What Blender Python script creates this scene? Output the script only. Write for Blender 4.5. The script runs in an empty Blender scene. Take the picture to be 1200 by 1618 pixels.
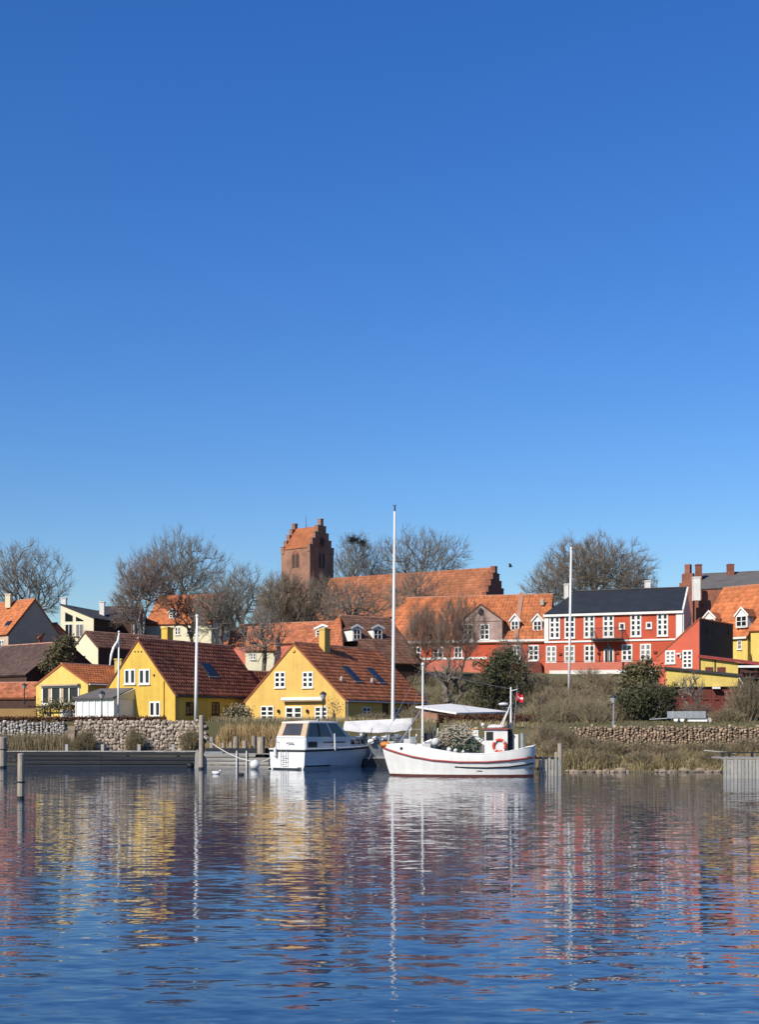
import bpy, math, random
import numpy as np

# ------------------------------------------------------------------ camera, sky, sun, exposure
scene = bpy.context.scene
COL = scene.collection
EYE = 2.55            # metres above the water
FPX = 2000.0          # focal length in photo pixels (photo is 1200 wide)
HOR = 1150.0          # photo row of the horizon

cam_d = bpy.data.cameras.new('camera')
cam = bpy.data.objects.new('camera', cam_d)
COL.objects.link(cam)
cam.location = (0, 0, EYE)
cam.rotation_euler = (math.radians(90), 0, 0)
cam_d.sensor_fit = 'HORIZONTAL'
cam_d.sensor_width = 36
cam_d.lens = 60
cam_d.shift_y = (HOR - 809) / 1200
cam_d.clip_end = 5000
cam_d.clip_start = 0.1
scene.camera = cam

SUN_AZ = math.radians(43)     # to the left behind the camera
SUN_EL = math.radians(37)
sun_dir = np.array([-math.sin(SUN_AZ) * math.cos(SUN_EL), -math.cos(SUN_AZ) * math.cos(SUN_EL), math.sin(SUN_EL)])

world = bpy.data.worlds.new('World')
scene.world = world
world.use_nodes = True
nt = world.node_tree
nt.nodes.clear()
w_out = nt.nodes.new('ShaderNodeOutputWorld')
w_bg = nt.nodes.new('ShaderNodeBackground')
w_sky = nt.nodes.new('ShaderNodeTexSky')
w_sky.sky_type = 'NISHITA'
w_sky.sun_disc = False
w_sky.sun_elevation = SUN_EL
w_sky.sun_rotation = math.atan2(sun_dir[0], sun_dir[1])
w_sky.altitude = 0
w_sky.air_density = 1.5
w_sky.dust_density = 0.15
w_sky.ozone_density = 10.0
w_bg.inputs['Strength'].default_value = 0.096
w_hs = nt.nodes.new('ShaderNodeHueSaturation')
w_hs.inputs['Saturation'].default_value = 1.175
w_hs.inputs['Hue'].default_value = 0.515
nt.links.new(w_sky.outputs[0], w_hs.inputs['Color'])
nt.links.new(w_hs.outputs[0], w_bg.inputs[0])
nt.links.new(w_bg.outputs[0], w_out.inputs[0])

sun_d = bpy.data.lights.new('sun', 'SUN')
sun_d.energy = 5.0
sun_d.angle = math.radians(0.5)
sun_d.color = (1.0, 0.93, 0.80)
sun = bpy.data.objects.new('sun', sun_d)
COL.objects.link(sun)
sun.location = (-60, -60, 80)
sun.rotation_euler = (math.pi / 2 - SUN_EL, 0, -SUN_AZ)

scene.view_settings.view_transform = 'Standard'
scene.view_settings.look = 'None'
scene.view_settings.exposure = 0.5
scene.view_settings.gamma = 1
scene.view_settings.use_curve_mapping = False
scene.cycles.max_bounces = 6
scene.cycles.diffuse_bounces = 2
scene.cycles.glossy_bounces = 3
scene.cycles.transmission_bounces = 2

# ------------------------------------------------------------------ helpers
WO = {}        # world origin of every object


def V(*a):
    return np.array(a if len(a) > 1 else a[0], float)


def P(px, py, D):
    """world point seen at photo pixel px, py at distance D"""
    return V((px - 600) / FPX * D, D, EYE + (HOR - py) * D / FPX)


def PX(px, D):
    return (px - 600) / FPX * D


def PZ(py, D):
    return EYE + (HOR - py) * D / FPX


def norm(v):
    return v / np.linalg.norm(v)


class Fr:
    """a frame: origin, x along a wall, y outward, z up"""

    def __init__(s, o, ex, ey, ez=(0, 0, 1)):
        s.o, s.ex, s.ey, s.ez = V(o), V(ex), V(ey), V(ez)

    def pt(s, x, y, z):
        return s.o + s.ex * x + s.ey * y + s.ez * z

    def pts(s, a):
        a = np.asarray(a, float)
        return s.o + a[:, :1] * s.ex + a[:, 1:2] * s.ey + a[:, 2:3] * s.ez

    def u_at(s, px):
        k = (px - 600) / FPX
        return (k * s.o[1] - s.o[0]) / (s.ex[0] - k * s.ex[1])

    def z_at(s, py, u):
        return PZ(py, s.o[1] + u * s.ex[1])

    def rect(s, x0, y0, x1, y1):
        u0, u1 = s.u_at(x0), s.u_at(x1)
        um = (u0 + u1) / 2
        return u0, u1, s.z_at(y1, um), s.z_at(y0, um)


WORLD = Fr((0, 0, 0), (1, 0, 0), (0, 1, 0))


def link(name, data, parent=None):
    o = bpy.data.objects.new(name, data)
    COL.objects.link(o)
    if parent is not None:
        o.parent = parent
        WO[o.name] = WO[parent.name]
    else:
        WO[o.name] = V(0, 0, 0)
    return o


def tag(o, label, cat, group=None, kind=None):
    if label:
        o['label'] = label
    if cat:
        o['category'] = cat
    if group:
        o['group'] = group
    if kind:
        o['kind'] = kind
    return o


def thing(name, label, cat, loc, group=None):
    o = bpy.data.objects.new(name, None)
    COL.objects.link(o)
    o.location = [float(c) for c in loc]
    o.empty_display_size = 0.3
    WO[o.name] = V(*loc)
    return tag(o, label, cat, group)


class MB:
    def __init__(s):
        s.v, s.f, s.n = [], [], 0

    def add(s, vs, fs):
        vs = np.asarray(vs, float)
        s.v.append(vs)
        n = s.n
        s.f += [tuple(i + n for i in f) for f in fs]
        s.n += len(vs)
        return s

    def box(s, F, x0, x1, y0, y1, z0, z1):
        c = [(x, y, z) for z in (z0, z1) for y in (y0, y1) for x in (x0, x1)]
        return s.add(F.pts(c), [(0, 2, 3, 1), (4, 5, 7, 6), (0, 1, 5, 4), (1, 3, 7, 5), (3, 2, 6, 7), (2, 0, 4, 6)])

    def prism(s, F, poly, y0, y1):
        """polygon in the frame's x,z plane, extruded in y"""
        n = len(poly)
        c = [(x, y0, z) for x, z in poly] + [(x, y1, z) for x, z in poly]
        fs = [tuple(range(n)), tuple(range(2 * n - 1, n - 1, -1))]
        fs += [(i, i + n, (i + 1) % n + n, (i + 1) % n) for i in range(n)]
        return s.add(F.pts(c), fs)

    def hexa(s, q, t):
        """slab: quad q (4x3) thickened by t along its negative normal"""
        q = np.asarray(q, float)
        nn = norm(np.cross(q[1] - q[0], q[3] - q[0]))
        c = np.vstack([q, q - nn * t])
        return s.add(c, [(0, 1, 2, 3), (7, 6, 5, 4), (0, 4, 5, 1), (1, 5, 6, 2), (2, 6, 7, 3), (3, 7, 4, 0)])

    def tube(s, pts, r, n=8, caps=True):
        pts = [V(*p) for p in pts]
        rs = r if isinstance(r, (list, tuple)) else [r] * len(pts)
        vs, fs = [], []
        for i, p in enumerate(pts):
            d = norm(pts[min(i + 1, len(pts) - 1)] - pts[max(i - 1, 0)])
            a = norm(np.cross(d, (0, 0, 1) if abs(d[2]) < .9 else (0, 1, 0)))
            b = np.cross(d, a)
            for k in range(n):
                t = 2 * math.pi * k / n
                vs.append(p + (a * math.cos(t) + b * math.sin(t)) * rs[i])
        for i in range(len(pts) - 1):
            for k in range(n):
                a0, a1 = i * n + k, i * n + (k + 1) % n
                fs.append((a0, a0 + n, a1 + n, a1))
        if caps:
            fs.append(tuple(range(n)))
            fs.append(tuple(range(len(pts) * n - 1, (len(pts) - 1) * n - 1, -1)))
        return s.add(vs, fs)

    def lathe(s, c, prof, n=12):
        """profile [(r, z)] about a vertical axis through c"""
        c = V(*c)
        vs, fs = [], []
        for r, z in prof:
            for k in range(n):
                t = 2 * math.pi * k / n
                vs.append(c + V(r * math.cos(t), r * math.sin(t), z))
        for i in range(len(prof) - 1):
            for k in range(n):
                a0, a1 = i * n + k, i * n + (k + 1) % n
                fs.append((a0, a1, a1 + n, a0 + n))
        fs.append(tuple(range(n - 1, -1, -1)))
        fs.append(tuple(range((len(prof) - 1) * n, len(prof) * n)))
        return s.add(vs, fs)

    def ball(s, c, r, n=10, m=7, sc=(1, 1, 1), rng=None, rough=0.0):
        c = V(*c)
        vs = [c + V(0, 0, -r * sc[2])]
        for i in range(1, m):
            a = -math.pi / 2 + math.pi * i / m
            for k in range(n):
                t = 2 * math.pi * k / n
                q = r * (1 + (rng.uniform(-rough, rough) if rng else 0))
                vs.append(c + V(q * math.cos(a) * math.cos(t) * sc[0], q * math.cos(a) * math.sin(t) * sc[1], q * math.sin(a) * sc[2]))
        vs.append(c + V(0, 0, r * sc[2]))
        fs = []
        for k in range(n):
            fs.append((0, 1 + (k + 1) % n, 1 + k))
            fs.append((len(vs) - 1, 1 + (m - 2) * n + k, 1 + (m - 2) * n + (k + 1) % n))
        for i in range(m - 2):
            for k in range(n):
                a0, a1 = 1 + i * n + k, 1 + i * n + (k + 1) % n
                fs.append((a0, a1, a1 + n, a0 + n))
        return s.add(vs, fs)

    def torus(s, F, R, r, n=24, m=8):
        """ring in the frame's x,z plane"""
        vs, fs = [], []
        for i in range(n):
            a = 2 * math.pi * i / n
            for k in range(m):
                b = 2 * math.pi * k / m
                q = R + r * math.cos(b)
                vs.append(F.pt(q * math.cos(a), r * math.sin(b), q * math.sin(a)))
        for i in range(n):
            for k in range(m):
                fs.append((i * m + k, ((i + 1) % n) * m + k, ((i + 1) % n) * m + (k + 1) % m, i * m + (k + 1) % m))
        return s.add(vs, fs)

    def mesh(s, name, mat, origin=(0, 0, 0), smooth=False):
        me = bpy.data.meshes.new(name)
        vs = np.vstack(s.v) - V(*origin)
        me.from_pydata(vs.tolist(), [], s.f)
        if mat:
            me.materials.append(mat)
        if smooth:
            me.shade_smooth()
        me.validate()
        me.update()
        return me

    def part(s, name, mat, parent, label=None, kind=None, smooth=False):
        o = link(name, s.mesh(name, mat, WO[parent.name], smooth), parent)
        if label:
            o['label'] = label
        if kind:
            o['kind'] = kind
        return o

    def solo(s, name, label, cat, mat, loc=None, group=None, kind=None, smooth=False):
        a = np.vstack(s.v)
        if loc is None:
            loc = V((a[:, 0].min() + a[:, 0].max()) / 2, (a[:, 1].min() + a[:, 1].max()) / 2, a[:, 2].min())
        o = link(name, s.mesh(name, mat, loc, smooth))
        o.location = [float(c) for c in loc]
        WO[o.name] = V(*loc)
        return tag(o, label, cat, group, kind)


def fast_mesh(name, verts, faces, mat, origin=(0, 0, 0), tint=None, smooth=False):
    """mesh from numpy arrays; all faces have the same corner count"""
    verts = np.asarray(verts, np.float32) - np.asarray(origin, np.float32)
    faces = np.asarray(faces, np.int32)
    k = faces.shape[1]
    me = bpy.data.meshes.new(name)
    me.vertices.add(len(verts))
    me.vertices.foreach_set('co', verts.ravel())
    me.loops.add(faces.size)
    me.loops.foreach_set('vertex_index', faces.ravel())
    me.polygons.add(len(faces))
    me.polygons.foreach_set('loop_start', np.arange(len(faces), dtype=np.int32) * k)
    me.update(calc_edges=True)
    if tint is not None:
        at = me.attributes.new('tint', 'FLOAT', 'FACE')
        at.data.foreach_set('value', np.asarray(tint, np.float32))
    if mat:
        me.materials.append(mat)
    if smooth:
        me.shade_smooth()
    return me


def copy_tree(o, parent=None):
    c = o.copy()
    COL.objects.link(c)
    WO[c.name] = WO[o.name].copy()
    if parent is not None:
        c.parent = parent
    for ch in list(o.children):
        copy_tree(ch, c)
    return c


def dup(o, loc, label, rz=0.0, sc=None):
    c = copy_tree(o)
    c.location = [float(q) for q in loc]
    c.rotation_euler = (0, 0, rz)
    if sc:
        c.scale = sc if isinstance(sc, (tuple, list)) else (sc, sc, sc)
    c['label'] = label
    WO[c.name] = V(*loc)
    return c


# ------------------------------------------------------------------ materials
def M(name, col, rough=0.8, var=0.12, scale=1.5, bump=0.0, bscale=30, tint=0.0, rnd=0.0, metal=0.0, spec=0.3, col2=None, stretch=None, fine=0.0, fscale=14, streak=0.0):
    m = bpy.data.materials.new(name)
    m.use_nodes = True
    t = m.node_tree
    b = t.nodes['Principled BSDF']
    b.inputs['Roughness'].default_value = rough
    b.inputs['Metallic'].default_value = metal
    b.inputs['Specular IOR Level'].default_value = spec
    tc = t.nodes.new('ShaderNodeTexCoord')
    src = tc.outputs['Object']
    if stretch:
        mp = t.nodes.new('ShaderNodeMapping')
        mp.inputs['Scale'].default_value = stretch
        t.links.new(src, mp.inputs[0])
        src = mp.outputs[0]
    nz = t.nodes.new('ShaderNodeTexNoise')
    nz.inputs['Scale'].default_value = scale
    nz.inputs['Detail'].default_value = 6
    nz.inputs['Roughness'].default_value = 0.62
    t.links.new(src, nz.inputs['Vector'])
    rmp = t.nodes.new('ShaderNodeMapRange')
    rmp.inputs['From Min'].default_value = 0.3
    rmp.inputs['From Max'].default_value = 0.7
    t.links.new(nz.outputs[0], rmp.inputs[0])
    mix = t.nodes.new('ShaderNodeMix')
    mix.data_type = 'RGBA'
    al_ = .93 if ('white' in name or 'pole' in name) else .72
    c = np.array(col) * al_
    if col2 is not None:
        col2 = np.array(col2) * al_
    if col2 is None:
        lo, hi = np.clip(c * (1 - var), 0, 1), np.clip(c * (1 + var), 0, 1)
    else:
        lo, hi = c, np.array(col2)
    mix.inputs[6].default_value = (*lo, 1)
    mix.inputs[7].default_value = (*hi, 1)
    t.links.new(rmp.outputs[0], mix.inputs[0])
    out = mix.outputs[2]

    def mul(fac_sock, amount, out):
        mr = t.nodes.new('ShaderNodeMapRange')
        mr.inputs['To Min'].default_value = 1 - amount
        mr.inputs['To Max'].default_value = 1 + amount
        t.links.new(fac_sock, mr.inputs[0])
        vm = t.nodes.new('ShaderNodeVectorMath')
        vm.operation = 'SCALE'
        t.links.new(out, vm.inputs[0])
        t.links.new(mr.outputs[0], vm.inputs['Scale'])
        return vm.outputs[0]
    if tint:
        at = t.nodes.new('ShaderNodeAttribute')
        at.attribute_name = 'tint'
        out = mul(at.outputs['Fac'], tint, out)
    if rnd:
        oi = t.nodes.new('ShaderNodeObjectInfo')
        out = mul(oi.outputs['Random'], rnd, out)
    if fine:
        n2 = t.nodes.new('ShaderNodeTexNoise')
        n2.inputs['Scale'].default_value = fscale
        n2.inputs['Detail'].default_value = 3
        t.links.new(src, n2.inputs['Vector'])
        out = mul(n2.outputs[0], fine, out)
    if streak:
        mp2 = t.nodes.new('ShaderNodeMapping')
        mp2.inputs['Scale'].default_value = (2.2, 2.2, .22)
        t.links.new(tc.outputs['Object'], mp2.inputs[0])
        n4 = t.nodes.new('ShaderNodeTexNoise')
        n4.inputs['Scale'].default_value = 1.6
        n4.inputs['Detail'].default_value = 5
        t.links.new(mp2.outputs[0], n4.inputs['Vector'])
        out = mul(n4.outputs[0], streak * 2, out)
    t.links.new(out, b.inputs['Base Color'])
    if bump:
        n3 = t.nodes.new('ShaderNodeTexNoise')
        n3.inputs['Scale'].default_value = bscale
        n3.inputs['Detail'].default_value = 4
        t.links.new(src, n3.inputs['Vector'])
        bp = t.nodes.new('ShaderNodeBump')
        bp.inputs['Strength'].default_value = bump
        bp.inputs['Distance'].default_value = 0.03
        t.links.new(n3.outputs[0], bp.inputs['Height'])
        t.links.new(bp.outputs[0], b.inputs['Normal'])
    return m


M_white = M('white_paint', (.64, .63, .60), .5, .08)
M_whitewall = M('white_render', (.62, .60, .56), .8, .10, streak=.08)
M_curtain = M('pane_with_curtain', (.22, .215, .20), .15, .3, 3, spec=.45)
M_glass = M('window_glass', (.016, .02, .025), .06, .3, 2, spec=.45)
M_yellow = M('yellow_render', (.69, .455, .082), .85, .09, .6, fine=.10, fscale=2.2, streak=.10)
M_yellow2 = M('pale_yellow_render', (.73, .55, .15), .85, .09, .7, fine=.10, fscale=2.2, streak=.10)
M_yellow3 = M('warm_yellow_render', (.71, .455, .125), .85, .09, .6, fine=.10, fscale=2.2, streak=.10)
M_cream = M('cream_render', (.80, .74, .52), .85, .06)
M_red = M('red_render', (.54, .096, .046), .85, .12, .5, fine=.10, fscale=2.5, streak=.08)
M_redpale = M('faded_red_render', (.60, .18, .12), .85, .12, .6, fine=.1, fscale=2)
M_pinkgrey = M('weathered_pink_render', (.42, .29, .25), .9, .3, 1.2, fine=.2, fscale=5)
M_darkwall = M('tarred_dark_wall', (.058, .046, .042), .85, .25, .7, fine=.15)
M_brownwall = M('dark_brown_timber_and_shade', (.07, .035, .024), .8, .25, 2, fine=.2, stretch=(4, 4, .5))
M_maroon = M('maroon_timber', (.16, .040, .028), .8, .2, 2, fine=.2, stretch=(6, 6, .5))
M_tile_or = M('orange_tiles', (.50, .16, .06), .8, .18, .5, tint=.22, fine=.12, fscale=3)
M_tile_row = M('weathered_orange_tiles', (.45, .15, .06), .85, .30, .6, tint=.24, fine=.2, fscale=2.5)
M_tile_yh = M('red_brown_tiles', (.42, .14, .065), .8, .25, .5, tint=.3, fine=.15, fscale=3)
M_tile_dk = M('dark_red_tiles', (.26, .088, .05), .75, .3, .5, tint=.35, fine=.2, fscale=3)
M_tile_brn = M('brown_old_tiles', (.20, .10, .07), .9, .3, .6, tint=.3, fine=.2)
M_slate = M('black_slate', (.030, .033, .038), .55, .25, .8, tint=.15, fine=.15, spec=.4)
M_slategr = M('grey_slate', (.13, .12, .115), .8, .2, .5, fine=.15)
M_felt = M('dark_roof_felt', (.05, .05, .055), .85, .2)
M_brick = M('church_brick', (.30, .16, .11), .9, .28, .6, fine=.25, fscale=4)
M_brickdk = M('brown_brick', (.26, .10, .065), .9, .3, .8, fine=.25, fscale=4)
M_church_tile = M('church_tiles', (.335, .125, .06), .85, .30, .35, tint=.2, fine=.15, fscale=2)
M_mortar = M('mortar_ridge', (.42, .22, .15), .9, .2)
M_pole = M('pole_white', (.68, .68, .66), .35, .05)
M_metal = M('galvanised_metal', (.42, .44, .46), .4, .15, 4, metal=.6)
M_dark = M('dark_metal', (.03, .032, .036), .5, .2)
M_black = M('black_rubber', (.012, .012, .014), .6, .2)
M_bark = M('grey_bark', (.17, .145, .115), .9, .3, 3, fine=.2)
M_twig = M('grey_twigs', (.225, .20, .17), .9, .25, .5)
M_twig_br = M('brown_twigs', (.235, .19, .14), .9, .3, .5)
M_twig_red = M('reddish_twigs', (.24, .175, .14), .9, .3, .5)
M_birch = M('birch_bark', (.55, .52, .47), .8, .3, 5, fine=.3, fscale=9)
M_ever = M('evergreen_leaves', (.058, .062, .026), .7, .4, 1.2, tint=.5)
M_ever2 = M('olive_evergreen_leaves', (.125, .112, .048), .7, .4, 1.2, tint=.5)
M_scrub = M('scrub_twigs', (.30, .24, .155), .9, .3, .5, tint=.4)
M_scrub_g = M('olive_scrub_twigs', (.28, .23, .14), .9, .35, .4, tint=.4)
M_reed = M('dry_reeds', (.46, .32, .15), .85, .25, .8, tint=.35)
M_drygrass = M('dry_bank_grass', (.33, .265, .14), .9, .35, .5, tint=.4)
M_oldgrass = M('brown_dry_grass', (.28, .225, .13), .9, .35, .5, tint=.4)
M_green = M('green_grass_blades', (.155, .14, .065), .9, .3, .5, tint=.4)
M_beech = M('copper_hedge_leaves', (.13, .058, .030), .85, .4, 1.5, tint=.5)
M_yellow_shaded = M('shaded_ochre_render', (.36, .22, .085), .9, .12, .8, fine=.1)  # yellow render darkened to carry the shade on the garden wall
M_tile_shaded = M('shade_darkened_tiles', (.085, .05, .042), .8, .3, .5, tint=.3, fine=.2, fscale=3)  # roof turned from the sun, its shade mixed into the tile colour
M_ground = M('earth_and_grass', (.13, .105, .06), .95, .3, .25, col2=(.10, .10, .045), bump=.5, bscale=4)
M_stone = M('field_stone', (.40, .325, .26), .9, .25, 2.5, rnd=.42, tint=0, bump=.4, bscale=8)
M_stone_sm = M('small_field_stone', (.32, .23, .16), .9, .3, 3, tint=.45, bump=.4, bscale=8)
M_joint = M('wall_joint_earth', (.13, .105, .08), .95, .3, 3)
M_rock = M('shore_rock', (.27, .21, .155), .9, .35, 2, rnd=.35, bump=.5, bscale=6)
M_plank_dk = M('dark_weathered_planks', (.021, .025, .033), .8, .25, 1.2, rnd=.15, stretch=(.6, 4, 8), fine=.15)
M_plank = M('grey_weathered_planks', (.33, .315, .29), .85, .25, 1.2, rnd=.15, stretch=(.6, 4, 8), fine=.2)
M_post = M('weathered_post_wood', (.34, .29, .23), .9, .3, 2, rnd=.15, stretch=(5, 5, .8), fine=.2)
M_pale = M('washed_grey_pales', (.38, .37, .34), .85, .2, 2, rnd=.1, stretch=(5, 5, .8), fine=.15)
M_boatwhite = M('boat_white_gloss', (.57, .57, .565), .22, .07, .8, spec=.5, streak=.05)
M_hullwhite = M('hull_white_paint', (.63, .62, .595), .35, .08, 1.0, spec=.4, streak=.07, fine=.04, fscale=6)
M_boot = M('red_brown_boot_stripe', (.11, .035, .027), .5, .2)
M_rail_red = M('red_rub_rail', (.34, .065, .055), .5, .25)
M_canvas = M('tan_canvas', (.52, .40, .27), .9, .12)
M_vinyl = M('clear_vinyl_window', (.06, .06, .065), .12, .3, spec=.5)
M_tarp = M('pale_grey_tarp', (.62, .61, .61), .8, .12, 2, bump=.3, bscale=3)
M_orange = M('orange_plastic', (.75, .22, .02), .5, .1)
M_buoyred = M('lifebuoy_red', (.68, .06, .035), .5, .1)
M_net = M('fishing_net', (.40, .36, .29), .95, .4, 5, rnd=.3, bump=.8, bscale=14)
M_netgreen = M('green_fishing_net', (.15, .19, .13), .95, .4, 5, bump=.8, bscale=14)
M_flagred = M('flag_red', (.62, .02, .035), .8, .1)
M_rope = M('pale_rope', (.70, .68, .62), .9, .1)
M_lampglass = M('lamp_glass', (.45, .46, .44), .2, .1, spec=.5)
M_concrete = M('pale_concrete', (.50, .48, .44), .9, .15)
M_bird = M('dark_feathers', (.03, .03, .035), .8, .2)

# water: dark body, mirror surface, wave slopes taken straight from noise
m = bpy.data.materials.new('harbour_water')
m.use_nodes = True
t = m.node_tree
b = t.nodes['Principled BSDF']
b.inputs['Base Color'].default_value = (.012, .033, .078, 1)
b.inputs['Roughness'].default_value = 0.03
b.inputs['IOR'].default_value = 1.5
tc = t.nodes.new('ShaderNodeTexCoord')


def slope(scale, sx, sy, rot, ax, ay, detail=2.0, dist=0.0):
    mp = t.nodes.new('ShaderNodeMapping')
    mp.inputs['Scale'].default_value = (sx, sy, 1)
    mp.inputs['Rotation'].default_value = (0, 0, rot)
    t.links.new(tc.outputs['Object'], mp.inputs[0])
    n = t.nodes.new('ShaderNodeTexNoise')
    n.inputs['Scale'].default_value = scale
    n.inputs['Detail'].default_value = detail
    n.inputs['Distortion'].default_value = dist
    t.links.new(mp.outputs[0], n.inputs['Vector'])
    s1 = t.nodes.new('ShaderNodeVectorMath')
    s1.operation = 'SUBTRACT'
    s1.inputs[1].default_value = (.5, .5, .5)
    t.links.new(n.outputs['Color'], s1.inputs[0])
    s2 = t.nodes.new('ShaderNodeVectorMath')
    s2.operation = 'MULTIPLY'
    s2.inputs[1].default_value = (ax, ay, 0)
    t.links.new(s1.outputs[0], s2.inputs[0])
    return s2.outputs[0]


def vadd(a, b_):
    q = t.nodes.new('ShaderNodeVectorMath')
    q.operation = 'ADD'
    t.links.new(a, q.inputs[0])
    if isinstance(b_, tuple):
        q.inputs[1].default_value = b_
    else:
        t.links.new(b_, q.inputs[1])
    return q.outputs[0]


WAVES = [(0.45, .50, 1.0, .10, .010, .03, 1.0), (2.7, .44, 1.45, -.06, .022, .135, 2.0), (7.5, .48, 1.25, .10, .030, .12, 1.0)]
acc = None
for (sc_, sx_, sy_, rt_, ax_, ay_, de_) in WAVES:
    q_ = slope(sc_, sx_, sy_, rt_, ax_, ay_, de_, .3)
    acc = q_ if acc is None else vadd(acc, q_)
# sheltered and calmer towards the quay, ruffled in open water, with drifting wind patches
sx_ = t.nodes.new('ShaderNodeSeparateXYZ')
t.links.new(tc.outputs['Object'], sx_.inputs[0])
mr_ = t.nodes.new('ShaderNodeMapRange')
mr_.inputs['From Min'].default_value = 20
mr_.inputs['From Max'].default_value = 72
mr_.inputs['To Min'].default_value = 1.08
mr_.inputs['To Max'].default_value = 0.55
t.links.new(sx_.outputs['Y'], mr_.inputs[0])
mpw = t.nodes.new('ShaderNodeMapping')
mpw.inputs['Scale'].default_value = (.05, .11, 1)
t.links.new(tc.outputs['Object'], mpw.inputs[0])
nw = t.nodes.new('ShaderNodeTexNoise')
nw.inputs['Scale'].default_value = 1.0
nw.inputs['Detail'].default_value = 3
t.links.new(mpw.outputs[0], nw.inputs['Vector'])
mrw = t.nodes.new('ShaderNodeMapRange')
mrw.inputs['From Min'].default_value = .3
mrw.inputs['From Max'].default_value = .7
mrw.inputs['To Min'].default_value = .75
mrw.inputs['To Max'].default_value = 1.25
t.links.new(nw.outputs[0], mrw.inputs[0])
mm_ = t.nodes.new('ShaderNodeMath')
mm_.operation = 'MULTIPLY'
t.links.new(mr_.outputs[0], mm_.inputs[0])
t.links.new(mrw.outputs[0], mm_.inputs[1])
sc2_ = t.nodes.new('ShaderNodeVectorMath')
sc2_.operation = 'SCALE'
t.links.new(acc, sc2_.inputs[0])
t.links.new(mm_.outputs[0], sc2_.inputs['Scale'])
acc = vadd(sc2_.outputs[0], (0, 0, 1))
nn_ = t.nodes.new('ShaderNodeVectorMath')
nn_.operation = 'NORMALIZE'
t.links.new(acc, nn_.inputs[0])
t.links.new(nn_.outputs[0], b.inputs['Normal'])
M_water = m

# ------------------------------------------------------------------ the ground and the water


def yw(x):
    """distance of the waterside retaining wall"""
    s = np.clip((np.asarray(x, float) - 3.0) / 7.5, 0, 1)
    s = s * s * (3 - 2 * s)
    return 88.0 + (77.5 - 88.0) * s


def wall_top(x):
    s = np.clip((np.asarray(x, float) - 3.0) / 7.5, 0, 1)
    return 3.0 + (2.55 - 3.0) * s


HY = [78, 92, 112, 124, 132, 150, 200, 240, 400, 3000]
HZ = [2.7, 3.0, 3.1, 7.8, 8.3, 11.0, 14.0, 15.0, 17.0, 20.0]
LOFF = [-120, -12, -4.3, -2.5, -0.05]
LZ = [-3.0, -1.6, 0.0, .55, .95]


def ground(x, y):
    w = float(yw(x))
    off = y - w
    if off <= -0.05:
        k = .5 + .5 * (88.0 - w) / 10.5
        return float(np.interp(off / k, LOFF, LZ))
    wt = float(wall_top(x))
    k = min(1, off / 8.0)
    return (1 - k) * wt + k * float(np.interp(y, HY, HZ))


xs = np.concatenate([[-900, -400, -200, -120, -90], np.arange(-70, 71, 2.5), [90, 120, 200, 400, 900]])
rows_off = [-60, -12, -8, -6, -4.3, -3.4, -2.5, -1.8, -1.2, -.6, -0.06, 0.0, 1, 2, 4, 8]
rows_abs = [100, 106, 112, 115, 118, 121, 124, 128, 132, 140, 150, 170, 200, 240, 320, 500, 1000, 3000]
rg = random.Random(5)
vs = []
for x in xs:
    w = float(yw(x))
    for o_ in rows_off:
        z = ground(x, w + o_) if o_ != 0.0 else float(wall_top(x)) - .03
        if -4 < o_ < -.1 or o_ > 1.5:
            z += rg.uniform(-.06, .06)
        vs.append((x, w + o_, z))
    for y in rows_abs:
        vs.append((x, y, ground(x, y) + rg.uniform(-.1, .1)))
nr = len(rows_off) + len(rows_abs)
fs = [(i * nr + j, (i + 1) * nr + j, (i + 1) * nr + j + 1, i * nr + j + 1) for i in range(len(xs) - 1) for j in range(nr - 1)]
me = bpy.data.meshes.new('ground')
me.from_pydata(vs, [], fs)
me.materials.append(M_ground)
g_ob = link('ground', me)
g_ob['kind'] = 'structure'

me = bpy.data.meshes.new('water')
me.from_pydata([(-900, -300, 0), (900, -300, 0), (900, 110, 0), (-900, 110, 0)], [], [(0, 1, 2, 3)])
me.materials.append(M_water)
w_ob = link('water', me)
w_ob['kind'] = 'structure'

# ------------------------------------------------------------------ building kit
wrg = random.Random(99)


def window(parent, F, u0, u1, z0, z1, cols=2, rows=3, mat=None, glass=None, b=.09, mw=.06, cm=.15, d=.05, sill=True, name='window', label=None):
    mat = mat or M_white
    mb = MB()
    mb.box(F, u0, u0 + b, -.02, d, z0, z1).box(F, u1 - b, u1, -.02, d, z0, z1)
    mb.box(F, u0 + b, u1 - b, -.02, d, z0, z0 + b).box(F, u0 + b, u1 - b, -.02, d, z1 - b, z1)
    w, h = u1 - u0 - 2 * b, z1 - z0 - 2 * b
    for c in range(1, cols):
        cw = cm if (cols % 2 == 0 and c == cols // 2) else mw
        uc = u0 + b + w * c / cols
        mb.box(F, uc - cw / 2, uc + cw / 2, -.02, d - .006, z0 + b, z1 - b)
    for r in range(1, rows):
        zc = z0 + b + h * r / rows
        mb.box(F, u0 + b, u1 - b, -.02, d - .012, zc - mw / 2, zc + mw / 2)
    o = mb.part(name, mat, parent, label)
    pn = MB()
    pn.box(F, u0 + b * .6, u1 - b * .6, -.03, .012, z0 + b * .6, z1 - b * .6)
    pn.part('pane', glass or (M_curtain if wrg.random() < .16 else M_glass), o)
    if sill:
        MB().box(F, u0 - .04, u1 + .04, -.02, d + .07, z0 - .07, z0 - .003).part('sill', mat, o)
    return o


def win_px(parent, F, x0, y0, x1, y1, cols=2, rows=3, **k):
    u0, u1, z0, z1 = F.rect(x0, y0, x1, y1)
    return window(parent, F, u0, u1, z0, z1, cols, rows, **k)


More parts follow.
